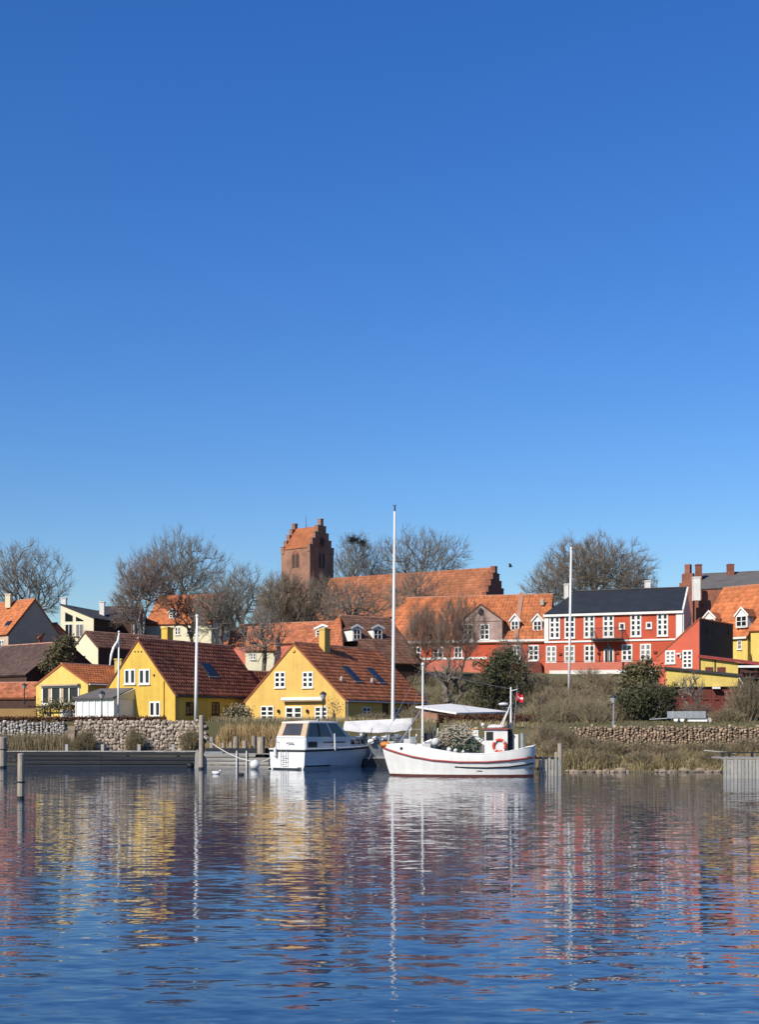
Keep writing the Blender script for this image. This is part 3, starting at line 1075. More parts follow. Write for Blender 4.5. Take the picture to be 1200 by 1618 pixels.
# big gabled wall dormer
ua, ub = F.u_at(730), F.u_at(794)
um = (ua + ub) / 2 - .1
za, zb_, zt_ = F.z_at(1014, um), F.z_at(980, um), F.z_at(955, um)
wd = MB().prism(F, [(ua, za), (ub, za), (ub, zb_), (um, zt_), (ua, zb_)], .10, -5).part('wall_dormer', M_pinkgrey, o)
k = (zt_ - zb_) / (ub - um)
mb = MB().hexa([F.pt(ub + .2, .2, zb_ - .2 * k + .08), F.pt(ub + .2, -5, zb_ - .2 * k + .08), F.pt(um, -5, zt_ + .08), F.pt(um, .2, zt_ + .08)], .1)
k2 = (zt_ - zb_) / (um - ua)
mb.hexa([F.pt(ua - .2, -5, zb_ - .2 * k2 + .08), F.pt(ua - .2, .2, zb_ - .2 * k2 + .08), F.pt(um, .2, zt_ + .08), F.pt(um, -5, zt_ + .08)], .1)
mb.part('dormer_roof', M_tile_brn, wd)
MB().box(F, ua - .05, ub + .05, .1, .17, zb_ - .1, zb_).part('moulding', M_pinkgrey, wd)
G = Fr(F.pt(0, .1, 0), F.ex, F.ey)
for x0, x1 in ((733, 747.5), (759, 774)):
    win_px(o, G, x0, 986, x1, 1011, 2, 3, b=.12, cm=.12, mw=.09)
MB().lathe(F.pt(um, .14, zt_ - 1.15), [(.05, 0), (.28, .2), (.3, .55), (.05, .8)], 10).part('oval_window', M_dark, wd)
for xa, xb in ((805, 819), (840.5, 855.5)):
    uu0, uu1 = F.u_at(xa), F.u_at(xb)
    dormer(o, F, uu0, uu1, -1.0, F.z_at(997, uu0), F.z_at(979.5, uu0), F.z_at(971, uu0), M_white, M_slate, 3.5)
# fire wall parapet across the tiles and a roof vent
uu = F.u_at(812)
q = np.array(hG.sf)
p0 = F.pt(uu, .1, hG.ze + .1)
p1 = F.pt(uu, -hG.L / 2, hG.zr + .1)
MB().hexa([p0 + V(0, 0, .25), p0 + V(.45, 0, .25), p1 + V(.45, 0, .25), p1 + V(0, 0, .25)], .35).part('parapet', M_mortar, hG.roof)
p = F.pt(F.u_at(852), -3.4, hG.zr - 1.2)
MB().tube([p, p + V(0, -.1, .6)], .2, 8).part('roof_vent', M_concrete, hG.roof)
# maroon bay / bin shelter by its right end
MB().prism(Fr(F.pt(F.u_at(826), .9, 0), F.ex, F.ey), [(0, 6.5), (2.4, 6.5), (2.0, PZ(1047, 130)), (.2, PZ(1047, 130))], 0, -.8).solo('lean_to', 'dark maroon lean-to at the right foot of the red row house', 'shed', M_maroon)

# ------------------------------------------------------------------ red two-storey house with black slate roof
hH = gable('red_townhouse', 'red two-storey house with black slate roof, white windows and iron balcony', (861, 130.5), (1079, 126), 9.6, 8.1, PZ(965, 128), PZ(933.5, 133.2), M_red, M_slate, axis='u', tile=False, hip=2.4, oh=.3, og=.0)
o = hH.o
F = hH.F
ze = hH.ze
zu0, zu1 = PZ(1006.5, 128), PZ(970.5, 128)
for i, px in enumerate((877.2, 901, 931.7, 962, 1005.4, 1047.5)):
    u = F.u_at(px)
    w_ = .55
    window(o, F, u - w_, u + w_, zu0, zu1, 2, 4, b=.15, cm=.26, mw=.15)
for px in (983.5, 1026):
    u = F.u_at(px)
    z = PZ(988.5, 127.5)
    window(o, F, u - .3, u + .3, z - .33, z + .33, 1, 1, b=.13)
zl0, zl1 = PZ(1044.5, 128), PZ(1018, 128)
for px in (871.6, 900.6, 932, 991.5, 1020.7):
    u = F.u_at(px)
    window(o, F, u - .54, u + .54, zl0, zl1, 2, 3, b=.14, cm=.2, mw=.13)
u = F.u_at(962.5)
window(o, F, u - .5, u + .5, zl0 - .3, PZ(1025.5, 128), 2, 1, b=.13, cm=.2, name='door', sill=False)
MB().prism(F, [(u - .5, PZ(1025, 128)), (u + .5, PZ(1025, 128)), (u, PZ(1018, 128))], .03, -.02).part('fanlight', M_glass, o)
u0, u1 = 0, hH.W
zc = PZ(1012, 128)
MB().box(F, 0, u1, -.01, .10, zc - .09, zc + .09).part('string_course', M_white, o)
MB().box(F, -.1, u1 + .1, -.01, .26, ze - .42, ze - .13).part('cornice', M_white, o)
for a_, c_ in ((-.02, .42), (u1 - .62, u1 - .02)):
    MB().box(F, a_, c_, -.01, .07, zc + .092, ze - .43).part('pilaster', M_white, o)
MB().box(F, 0, u1, .002, .05, 7.0, PZ(1046.5, 128)).part('plinth', M_redpale, o)
# white verge; a lilac sheet paints the purple shade on the right gable
S = hH.S
M_gable_shade = M('lilac_gable_shade', (.50, .38, .40), .9, .1)
k = (hH.zr - ze) / (hH.L / 2)
MB().prism(S, [(.3, zc), (hH.L - .3, zc), (hH.L - .3, ze), (hH.L / 2, hH.zr - .1), (.3, ze)], .02, -.02).part('gable_shade', M_gable_shade, o)
ov = .14
MB().hexa([S.pt(-.35, .16, ze - .02), S.pt(-.35, .0, ze - .02), S.pt(hH.L / 2, .0, hH.zr + .12), S.pt(hH.L / 2, .16, hH.zr + .12)][::-1], .24).part('barge_board', M_white, o)
MB().tube([S.pt(-.06, .1, ze - .3), S.pt(-.06, .1, 8.2)], .06, 6).part('downpipe', M_white, o)
for px0, px1, py in ((893, 899, 922), (1021, 1028.5, 917)):
    chimney(o, px0, px1, py, 133.5, hH.zr - .8, M_whitewall, .6)
# balcony with iron rail and posts
ua, ub = F.u_at(937), F.u_at(986)
zb_ = PZ(1008, 127)
bal = MB().box(F, ua, ub, .0, 1.35, zb_ - .12, zb_).part('balcony', M_dark, o)
mb = MB()
for i in range(22):
    uu = ua + (ub - ua) * i / 21
    mb.box(F, uu - .012, uu + .012, 1.30, 1.325, zb_ + .002, zb_ + 1.0)
for uu in (ua + .02, ub - .04):
    for i in range(7):
        yy = .1 + i * .19
        mb.box(F, uu, uu + .02, yy, yy + .02, zb_ + .002, zb_ + 1.0)
mb.box(F, ua, ub, 1.29, 1.335, zb_ + 1.002, zb_ + 1.05)
mb.box(F, ua, ua + .04, .05, 1.288, zb_ + 1.002, zb_ + 1.05).box(F, ub - .04, ub, .05, 1.288, zb_ + 1.002, zb_ + 1.05)
mb.part('railing', M_dark, bal)
for uu in (ua + .15, F.u_at(965)):
    MB().tube([F.pt(uu, 1.25, zb_ - .13), F.pt(uu, 1.25, 7.4)], .05, 6).part('post', M_dark, bal)
for px in (886, 947, 976, 1036):
    u = F.u_at(px)
    z = PZ(1031.5, 128)
    MB().box(F, u - .16, u + .16, 0, .12, z - .12, z + .12).part('wall_lamp', M_maroon, o)

# terrace wall in front of it, faded red with white base and a rail
G = Fr((PX(863, 126.5), 126.5, 0), norm(V(1, -.25, 0)), norm(V(-.25, -1, 0)))
uB = G.u_at(1052)
tw_ = thing('terrace_wall', 'faded red terrace wall with white base under the slate roofed house', 'wall', P(950, 1064, 125))
MB().box(G, 0, uB, -.35, 0, 6.0, PZ(1045.5, 124.5)).part('wall', M_redpale, tw_)
MB().box(G, .35, uB, .0, .06, 6.0, PZ(1058, 124.5)).part('base_band', M_whitewall, tw_)
mb = MB().box(G, 0, uB, -.2, -.15, PZ(1044, 124.5), PZ(1043.2, 124.5))
for i in range(14):
    uu = uB * (i + .5) / 14
    mb.box(G, uu - .02, uu + .02, -.19, -.16, PZ(1045.4, 124.5), PZ(1044, 124.5))
mb.part('rail', M_dark, tw_)

# red annex with sloping roof and tarred side wall
an = House()
AF = Fr((PX(1038, 120), 120, 0), norm(V(3.4, -2.5, 0)), norm(V(-2.5, -3.4, 0)))
uB = AF.u_at(1105.5)
Db = AF.o[1] + uB * AF.ex[1]
zA, zB = AF.z_at(1040, 0), AF.z_at(977.5, uB)
an.o = thing('red_annex', 'faded red annex with sloping top and black tarred side wall', 'building', AF.pt(uB / 2, -3, 8))
M_annex = M('pale_red_render', (.60, .125, .072), .85, .08, .6, fine=.08)
MB().prism(AF, [(0, 6.5), (uB, 6.5), (uB, zB), (0, zA)], 0, -8.4).part('wall', M_annex, an.o)
MB().hexa([AF.pt(-.1, .04, zA + .1), AF.pt(uB + .04, .04, zB + .1), AF.pt(uB + .04, -8.5, zB + .1), AF.pt(-.1, -8.5, zA + .1)], .13).part('roof', M_tile_yh, an.o)
AS = Fr(AF.pt(uB, 0, 0), -AF.ey, AF.ex)
sw = MB().box(AS, .06, 8.42, .004, .05, 6.5, zB - .1).part('tarred_wall', M_darkwall, an.o)
for px, py in ((1118.5, 997), (1151, 1000)):
    u = AS.u_at(px)
    z = AS.z_at(py, u)
    MB().box(AS, u - .09, u + .09, .045, .12, z - .2, z + .2).part('vent', M_black, sw)
win_px(an.o, AF, 1052, 1027.5, 1068, 1048.5, 2, 3, b=.14, cm=.17, mw=.14)
u0, u1, z0, z1 = AF.rect(1079, 1027, 1095, 1056)
window(an.o, AF, u0, u1, z0, z1, 2, 4, b=.14, cm=.17, mw=.14, name='door', sill=False)
mb = MB()
u = AF.u_at(1074.5)
mb.box(AF, u - .22, u + .22, .03, .3, AF.z_at(1034, u), AF.z_at(1032, u)).box(AF, u + .1, u + .22, .03, .2, AF.z_at(1040, u), AF.z_at(1034.2, u))
mb.part('door_lamp', M_white, an.o)

# orange tiled house on the right, with two white dormers
hI = gable('orange_house', 'house with bright orange ribbed tiles and two white dormers at right', (1098, 134), (1182, 129), 10.5, 8.6, PZ(1006, 130), PZ(928, 136), M_yellow2, M_tile_or, axis='u', tw=.46, amp=.12)
F = hI.F
dormer(hI.o, F, F.u_at(1106), F.u_at(1124), -.7, F.z_at(996, 1), F.z_at(977, 1), F.z_at(967, 1), M_white, M_tile_yh, 4)
dormer(hI.o, F, F.u_at(1160.5), F.u_at(1179), -.3, F.z_at(992, 5), F.z_at(973, 5), F.z_at(962, 5), M_white, M_tile_yh, 4)
chimney(hI.o, 1097, 1107.5, 911, 135, hI.zr - 1.5, M_whitewall, .8)
mb = MB().box(F, F.u_at(1120), hI.W, .02, .3, hI.ze - .25, hI.ze - .05)
mb.part('cornice', M_white, hI.o)
u0, u1, z0, z1 = F.rect(1166, 1012, 1173, 1026)
window(hI.o, F, u0, u1, z0, z1, 1, 2, b=.08)
hJ = gable('yellow_side_house', 'yellow house with orange roof cut by the right edge', (1187, 127), (1260, 124), 8, 8.0, PZ(995, 126), PZ(955, 130), M_yellow2, M_tile_or, axis='u', tw=.36)
hK = gable('slate_house', 'big grey slate roofed house with tall brick chimneys behind orange house', (1086, 176), (1320, 168), 14, 13, PZ(927, 173), PZ(905, 180), M_brickdk, M_slategr, axis='u', tile=False)
for px0, px1, py in ((1101, 1110, 891.5), (1151, 1161, 891)):
    chimney(hK.o, px0, px1, py, 179, hK.zr - 1.5, M_brickdk, .8)
# stepped gable stump of brick
mb = MB()
D = 172
F = Fr((PX(1074, D), D, 0), norm(V(1, -.7, 0)), norm(V(-.7, -1, 0)))
for i, (a_, b2, py) in enumerate(((0, .35, 921), (.351, .75, 907), (.751, 1.5, 892.5), (1.501, 1.9, 907))):
    mb.box(F, a_, b2, -.7, 0, 12, PZ(py, D))
mb.part('stepped_gable', M_brickdk, hK.o)

# ------------------------------------------------------------------ yellow outbuilding with brown timber below
ou = thing('outbuilding', 'long yellow outbuilding over a brown timber store, right of evergreens', 'building', P(1110, 1122, 103))
F = Fr((PX(1053, 102), 102, 0), norm(V(1, -.12, 0)), norm(V(-.26, -1, 0)))
uB = F.u_at(1167)
zt0 = F.z_at(1057.5, 0)
zt1 = F.z_at(1069, uB)
zm = F.z_at(1085, uB * .4)
MB().prism(F, [(0, zm), (uB, zm + .02), (uB, zt1), (0, zt0)], 0.003, -5).part('upper_wall', M_yellow2, ou)
MB().prism(F, [(.5, 2.0), (uB - .05, 2.0), (uB - .05, zm - .01), (.5, zm - .01)], -.25, -5).part('timber_wall', M_maroon, ou)
MB().hexa([F.pt(-.15, .2, zt0 + .22), F.pt(uB + .15, .2, zt1 + .22), F.pt(uB + .15, -5, zt1 + .3), F.pt(-.15, -5, zt0 + .3)], .2).part('roof', M_felt, ou)
G = Fr(F.pt(0, -.25, 0), F.ex, F.ey)
for i, (a_, b2) in enumerate(((1081, 1086), (1096, 1102), (1113, 1118), (1130, 1136), (1144, 1151))):
    u0, u1 = G.u_at(a_), G.u_at(b2)
    window(ou, G, u0, u1, G.z_at(1104, u0), G.z_at(1090, u0), 1, 3, mat=M_maroon, b=.07, d=.04)
u0, u1 = G.u_at(1126), G.u_at(1139)
MB().box(G, u0, u1, .05, .6, G.z_at(1088.5, u0), G.z_at(1085.5, u0)).part('door_hood', M_white, ou)
mb = MB()
for i in range(24):
    u = .5 + (uB - .6) * i / 23
    mb.box(G, u - .03, u + .03, .002, .035, 2.4, zm - .32)
mb.part('batten', M_maroon, ou)
MB().tube([F.pt(uB + .05, .1, zt1 - .1), F.pt(uB + .35, .15, zt1 - .5), F.pt(uB + .1, .1, zt1 - 1.2), F.pt(uB + .05, .1, 3)], .06, 6).part('downpipe', M_white, ou)
# upper yellow storey set back, with red roof
F2 = Fr((PX(1108, 111), 111, 0), norm(V(1, -.1, 0)), norm(V(-.27, -1, 0)))
us = thing('yellow_annex', 'yellow annex with red sloping roof edge and brown shutters, under the tarred wall', 'building', F2.pt(2, -1, 6.5))
uB = F2.u_at(1167)
uC = F2.u_at(1230)
MB().prism(F2, [(0, 5), (uB, 5), (uB, F2.z_at(1047, uB)), (0, F2.z_at(1037, 0))], 0, -4).part('wall', M_yellow2, us)
MB().prism(F2, [(uB + .01, 5), (uC, 5), (uC, F2.z_at(1052, uC)), (uB + .01, F2.z_at(1047, uB))], -.35, -4).part('timber_wall', M_brownwall, us)
MB().hexa([F2.pt(-.2, .3, F2.z_at(1035, 0)), F2.pt(uC, .3, F2.z_at(1051, uC)), F2.pt(uC, -4.2, F2.z_at(1045, uC)), F2.pt(-.2, -4.2, F2.z_at(1030, 0))], .22).part('roof', M_rail_red, us)
MB().box(F2, uB, uC, .32, .42, F2.z_at(1053, uC) - .1, F2.z_at(1053, uC) + .1).part('fascia', M_white, us)
for a_, b2 in ((1115, 1127.5), (1134, 1147)):
    u0, u1 = F2.u_at(a_), F2.u_at(b2)
    MB().box(F2, u0, u1, 0, .05, F2.z_at(1066, u0), F2.z_at(1054, u0)).part('shutter', M_maroon, us)
MB().box(F2, F2.u_at(1129.5), F2.u_at(1131.5), 0, .06, 5.2, F2.z_at(1040, 2)).part('downpipe', M_darkwall, us)
G2 = Fr(F2.pt(0, -.35, 0), F2.ex, F2.ey)
for a_, b2 in ((1170, 1176), (1192, 1198)):
    u0, u1 = G2.u_at(a_), G2.u_at(b2)
    window(us, G2, u0, u1, G2.z_at(1066, u0), G2.z_at(1055, u0), 1, 2, mat=M_maroon, b=.07)
F3 = Fr((PX(1167, 108), 108, 0), norm(V(1, .1, 0)), norm(V(.1, -1, 0)))
cp = thing('carport', 'dark open timber carport at the right edge', 'carport', F3.pt(2, -2, 3.1))
uB = F3.u_at(1245)
MB().box(F3, .1, uB, -4.3, -4, 2.5, F3.z_at(1072, 0)).part('back_wall', M_brownwall, cp)
MB().box(F3, 0, uB, -4.5, .2, F3.z_at(1072, 0), F3.z_at(1069.5, 0)).part('roof', M_felt, cp)
for px in (1170, 1200, 1230):
    u = F3.u_at(px)
    MB().box(F3, u - .08, u + .08, -.1, .06, 2.5, F3.z_at(1072.1, 0)).part('post', M_brownwall, cp)

# low red shed with a white roof behind the fishing boat
D = 92
F = Fr((PX(660, D), D, 0), norm(V(1, -.9, 0)), norm(V(-.9, -1, 0)))
sh = thing('boat_shed', 'low red brick shed with broad white roof behind the fishing boat', 'shed', P(725, 1140, 90))
E = P(722, 1126, 88.5)
A_ = P(657, 1115.5, 92)
Bp = P(712, 1111.5, 95)
Cp = P(806, 1124, 93)
mb = MB()
mb.hexa([E, Cp, Bp, A_], .12)
mb.part('roof', M_white, sh)
ab = norm(V(E[0] - A_[0], E[1] - A_[1], 0))
bc = norm(V(Cp[0] - E[0], Cp[1] - E[1], 0))
FA = Fr((A_[0], A_[1], 0), ab, (ab[1], -ab[0], 0))
la = np.linalg.norm((E - A_)[:2])
MB().prism(FA, [(.25, 2), (la - .2, 2), (la - .2, E[2] - .16), (.25, A_[2] - .16)], -.25, -.45).part('wall', M_brick, sh)
FB = Fr((E[0], E[1], 0), bc, (bc[1], -bc[0], 0))
lb = np.linalg.norm((Cp - E)[:2])
MB().prism(FB, [(.25, 2), (lb - .2, 2), (lb - .2, Cp[2] - .16), (.25, E[2] - .16)], -.25, -.45).part('wall', M_brick, sh)

# ------------------------------------------------------------------ church
ct = thing('church', 'red brick church with stepped gable tower and long orange tiled nave', 'church', P(485, 1000, 230))
D = 228
phi = math.radians(36)
ex = V(math.cos(phi), -math.sin(phi), 0)
ey = V(-math.sin(phi), -math.cos(phi), 0)
# right front edge of the lit face at px 490
c0 = V(PX(490, D), D, 0)
WF = 5.35 / math.cos(phi) * 1.02
F = Fr(c0 - ex * WF, ex, ey)
SW = 6.9
zE = PZ(864, D)
zR = PZ(826.5, D)
S = Fr(c0, -ey, ex)
tower = MB().box(F, 0, WF, -SW, 0, 10, zE).part('tower', M_brick, ct)
# roof between the stepped gables: ridge runs along F.ex
MB().add([F.pt(.2, .15, zE - .05), F.pt(WF - .2, .15, zE - .05), F.pt(WF - .2, -SW / 2, zR), F.pt(.2, -SW / 2, zR), F.pt(.2, -SW - .15, zE - .05), F.pt(WF - .2, -SW - .15, zE - .05)],
         [(0, 1, 2, 3), (3, 2, 5, 4), (0, 3, 4), (1, 5, 2), (0, 4, 5, 1)]).part('tower_roof', M_tile_row, tower)


def stepped(F_, u0, L_, zb, zt, n, t_, parent, mat, extra=.9):
    """stepped gable: a wall in the plane of F_ (x along it), n steps each side"""
    mb = MB()
    k = 2 * n + 1
    sw = L_ / k
    for i in range(k):
        lev = n - abs(i - n)
        z = zb + extra + (zt - zb) * lev / n
        mb.box(F_, u0 + i * sw + (.001 if i else 0), u0 + (i + 1) * sw, -t_, 0, zb - .5, z)
        mb.box(F_, u0 + i * sw - .04, u0 + (i + 1) * sw + .04, -t_ - .06, .06, z + .002, z + .14)
    return mb.part('stepped_gable', mat, parent)


S2 = Fr(S.pt(0, .04, 0), S.ex, S.ey)
zT = PZ(818, 230) - .9
stepped(S2, -.1, SW + .2, zE - .3, zT, 4, .7, ct, M_brick, .7)
SLf = Fr(F.pt(0, -SW, 0), ey, -ex)
SL2 = Fr(SLf.pt(0, .04, 0), SLf.ex, SLf.ey)
stepped(SL2, -.1, SW + .2, zE - .3, zT - .3, 4, .7, ct, M_brick, .7)
# belfry opening, twin pointed lights
u = WF * .5
bf = MB().prism(F, [(u - .95, PZ(895, D)), (u + .95, PZ(895, D)), (u + .95, PZ(876, D)), (u + .6, PZ(869.5, D)), (u, PZ(866.5, D)), (u - .6, PZ(869.5, D)), (u - .95, PZ(876, D))], .04, -.02).part('belfry_arch', M_brickdk, ct)
for s_ in (-.45, .45):
    MB().prism(F, [(u + s_ - .32, PZ(894.5, D)), (u + s_ + .32, PZ(894.5, D)), (u + s_ + .32, PZ(876, D)), (u + s_, PZ(871.5, D)), (u + s_ - .32, PZ(876, D))], .06, -.02).part('louvre', M_darkwall, bf)
# round opening and tall slits on the shaded face
us_ = SW * .48
mb = MB().torus(Fr(S.pt(us_, .06, PZ(856, 230)), S.ex, S.ey), .85, .14, 18, 6)
mb.part('clock_ring', M_brickdk, ct)
MB().tube([S.pt(us_, .0, PZ(856, 230)), S.pt(us_, .08, PZ(856, 230))], .75, 16).part('clock_face', M_darkwall, ct)
for s_ in (-.7, .3):
    MB().prism(S, [(us_ + s_, PZ(897, 230)), (us_ + s_ + .55, PZ(897, 230)), (us_ + s_ + .55, PZ(876, 230)), (us_ + s_ + .27, PZ(872, 230)), (us_ + s_, PZ(876, 230))], .05, -.02).part('louvre', M_darkwall, ct)
MB().tube([F.pt(WF * .45, -SW / 2, zR), F.pt(WF * .45, -SW / 2, zR + 2.2)], [.06, .02], 5).part('weather_vane', M_dark, ct)
# nave
NA, NB = (497, 226), (762, 210)
a = V(PX(*NA), NA[1])
b_ = V(PX(*NB), NB[1])
Wn = np.linalg.norm(b_ - a)
ux = (b_ - a) / Wn
FN = Fr((a[0], a[1], 0), (ux[0], ux[1], 0), (ux[1], -ux[0], 0))
zrn0, zen = PZ(905, 222), PZ(972, 218)
Ln = 11.5
SN = Fr(FN.pt(Wn, 0, 0), -FN.ey, FN.ex)
nv = MB().prism(SN, [(0, 10), (Ln, 10), (Ln, zen), (Ln / 2, zrn0), (0, zen)], 0, -Wn).part('nave', M_brick, ct)
q = [FN.pt(-.2, .4, zen - .3), FN.pt(Wn - .4, .4, zen - .3), FN.pt(Wn - .4, -Ln / 2, zrn0 + .1), FN.pt(-.2, -Ln / 2, zrn0 + .1)]
mb = MB().hexa(q, .2)
mb.hexa([FN.pt(Wn - .4, -Ln - .4, zen - .3), FN.pt(-.2, -Ln - .4, zen - .3), FN.pt(-.2, -Ln / 2, zrn0 + .1), FN.pt(Wn - .4, -Ln / 2, zrn0 + .1)], .2)
nr_ = mb.part('nave_roof', M_church_tile, ct)
tiles(nr_, [np.array(q)], M_church_tile, .5, .6, amp=.07)
SN2 = Fr(SN.pt(0, .03, 0), SN.ex, SN.ey)
stepped(SN2, -.2, Ln + .4, zen, PZ(893.5, 213) - .9, 6, .8, ct, M_brickdk, .9)

# ------------------------------------------------------------------ motor cruiser
mo = thing('motorboat', 'white cabin cruiser with tan canvas and grey side, moored left of the fishing boat', 'motorboat', P(452, 1216, 78.5))
ST = P(485, 1216, 77.2)
al = math.radians(36)
bs = V(math.sin(al), math.cos(al), 0)         # towards the bow
bt = V(math.cos(al), -math.sin(al), 0)        # to starboard, the shaded side
HB = 1.5
BF = Fr(V(ST[0], ST[1], 0) - bt * HB * 1.05, bs * 1.1, bt * 1.05)   # x forward, y to starboard


def loft(mb, st, F, mirror=True):
    """st: list of stations, each a list of (x, y, z) from gunwale to keel on one side"""
    for sgn in ((1, -1) if mirror else (1,)):
        n = len(st[0])
        vs = [F.pt(x, y * sgn, z) for s_ in st for (x, y, z) in s_]
        fs = [(i * n + j, i * n + j + 1, (i + 1) * n + j + 1, (i + 1) * n + j) for i in range(len(st) - 1) for j in range(n - 1)]
        mb.add(vs, fs)
    return mb


xs_ = [0, 1.2, 2.6, 4.0, 5.2, 6.2, 7.0, 7.7, 8.35]
gb = [1.36, 1.42, 1.44, 1.40, 1.26, 1.02, .74, .42, .04]
gz = [1.22, 1.23, 1.25, 1.28, 1.31, 1.35, 1.38, 1.41, 1.44]
cb_ = [1.30, 1.33, 1.32, 1.22, 1.0, .68, .38, .12, .02]
st = []
for x, g, z, c_ in zip(xs_, gb, gz, cb_):
    xf = -(max(0, x - 5.5) ** 2) * .11
    st.append([(x, g, z), (x + xf * .3, c_ + (g - c_) * .55, .75), (x + xf * .7, c_, .22), (x + xf, c_ * .9, -.1), (x + xf, 0.0, -.45)])
mb = loft(MB(), st, BF)
mb.add([BF.pt(*p) for p in [(0, 1.36, 1.22), (0, 1.30 + .033, .75), (0, 1.30, .22), (0, 1.17, -.1), (0, -1.17, -.1), (0, -1.30, .22), (0, -1.333, .75), (0, -1.36, 1.22)]], [tuple(range(8))])
dk = [BF.pt(x, g - .01, z - .02) for x, g, z in zip(xs_, gb, gz)] + [BF.pt(x, -g + .01, z - .02) for x, g, z in zip(xs_, gb, gz)][::-1]
mb.add(dk, [tuple(range(len(dk)))])
hull = mb.part('hull', M_boatwhite, mo)
mb = MB()
for sgn in (1, -1):
    mb.tube([BF.pt(x, (g + .02) * sgn, z - .08) for x, g, z in zip(xs_, gb, gz)], .055, 6)
mb.tube([BF.pt(-.02, -1.37, 1.14), BF.pt(-.02, 1.37, 1.14)], .05, 6)
mb.part('rub_rail', M_black, hull)
mb = MB()
for sgn in (1, -1):
    mb.tube([BF.pt(x, (g + .005) * sgn, z + .02) for x, g, z in zip(xs_, gb, gz)], .05, 6)
mb.tube([BF.pt(-.005, -1.37, 1.24), BF.pt(-.005, 1.37, 1.24)], .05, 6)
mb.part('gunwale', M_boatwhite, hull)
mb = MB()
for sgn in (1, -1):
    mb.hexa([BF.pt(.05, 1.335 * sgn, .16), BF.pt(2.3, 1.352 * sgn, .16), BF.pt(2.3, 1.352 * sgn, .24), BF.pt(.05, 1.335 * sgn, .24)][::sgn], .03)
mb.part('spray_strip', M_black, hull)


def taper_box(mb, x0, x1, y0, y1, z0, z1, dx0=0.0, dx1=0.0, dy=0.0):
    c = [BF.pt(x0, y0, z0), BF.pt(x1, y0, z0), BF.pt(x1, y1, z0), BF.pt(x0, y1, z0),
         BF.pt(x0 + dx0, y0 + dy, z1), BF.pt(x1 - dx1, y0 + dy, z1), BF.pt(x1 - dx1, y1 - dy, z1), BF.pt(x0 + dx0, y1 - dy, z1)]
    return mb.add(c, [(0, 1, 2, 3), (4, 7, 6, 5), (0, 4, 5, 1), (1, 5, 6, 2), (2, 6, 7, 3), (3, 7, 4, 0)])


# coaming block aft and trunk cabin forward
mb = MB()
taper_box(mb, .30, 4.4, -1.18, 1.18, 1.18, 2.0, .05, .0, .04)
mb.part('cockpit_coaming', M_boatwhite, mo)
mb = MB()
c = [(4.38, 1.14, 1.2), (6.3, .86, 1.28), (7.1, .45, 1.32), (4.38, 1.08, 2.08), (6.15, .78, 1.92), (6.8, .38, 1.84)]
vs = [BF.pt(x, y, z) for x, y, z in c] + [BF.pt(x, -y, z) for x, y, z in c]
mb.add(vs, [(0, 1, 4, 3), (1, 2, 5, 4), (6, 9, 10, 7), (7, 10, 11, 8), (2, 8, 11, 5), (3, 4, 10, 9), (4, 5, 11, 10)])
cab = mb.part('trunk_cabin', M_boatwhite, mo)
for x0, x1 in ((4.55, 5.05), (5.2, 5.65), (5.8, 6.1)):
    def side(x, z, sgn, out=.015):
        k_ = (x - 4.38) / 1.92
        yb = 1.14 + (.86 - 1.14) * k_
        yt = 1.08 + (.78 - 1.08) * k_
        f_ = (z - 1.22) / .8
        return BF.pt(x, (yb + (yt - yb) * f_ + out) * sgn, z)
    for sgn in (1, -1):
        MB().hexa([side(x0, 1.5, sgn), side(x1, 1.5, sgn), side(x1 - .04, 1.8, sgn), side(x0 + .04, 1.84, sgn)][::sgn], .02).part('window', M_glass, cab)
# wheelhouse: canvas aft, glazed sides, raked windscreen
mb = MB()
mb.add([BF.pt(*p) for p in [(.75, 1.02, 2.94), (3.35, .98, 2.96), (3.35, -.98, 2.96), (.75, -1.02, 2.94), (.7, 1.06, 2.86), (3.4, 1.02, 2.86), (3.4, -1.02, 2.86), (.7, -1.06, 2.86), (2.0, 0, 3.04)]],
       [(0, 1, 8), (1, 2, 8), (2, 3, 8), (3, 0, 8), (4, 5, 1, 0), (5, 6, 2, 1), (6, 7, 3, 2), (7, 4, 0, 3), (7, 6, 5, 4)])
mb.part('canopy_roof', M_boatwhite, mo)
rear = [(.34, -1.12, 1.95), (.34, 1.12, 1.95), (.72, 1.0, 2.87), (.72, -1.0, 2.87)]


def quad_at(qd, a0, a1, b0, b1, out):
    qd = [BF.pt(*p) for p in qd]
    nn = norm(np.cross(qd[1] - qd[0], qd[3] - qd[0]))

    def p(a, b_):
        return (1 - a) * (1 - b_) * qd[0] + a * (1 - b_) * qd[1] + a * b_ * qd[2] + (1 - a) * b_ * qd[3] + nn * out
    return [p(a0, b0), p(a1, b0), p(a1, b1), p(a0, b1)]


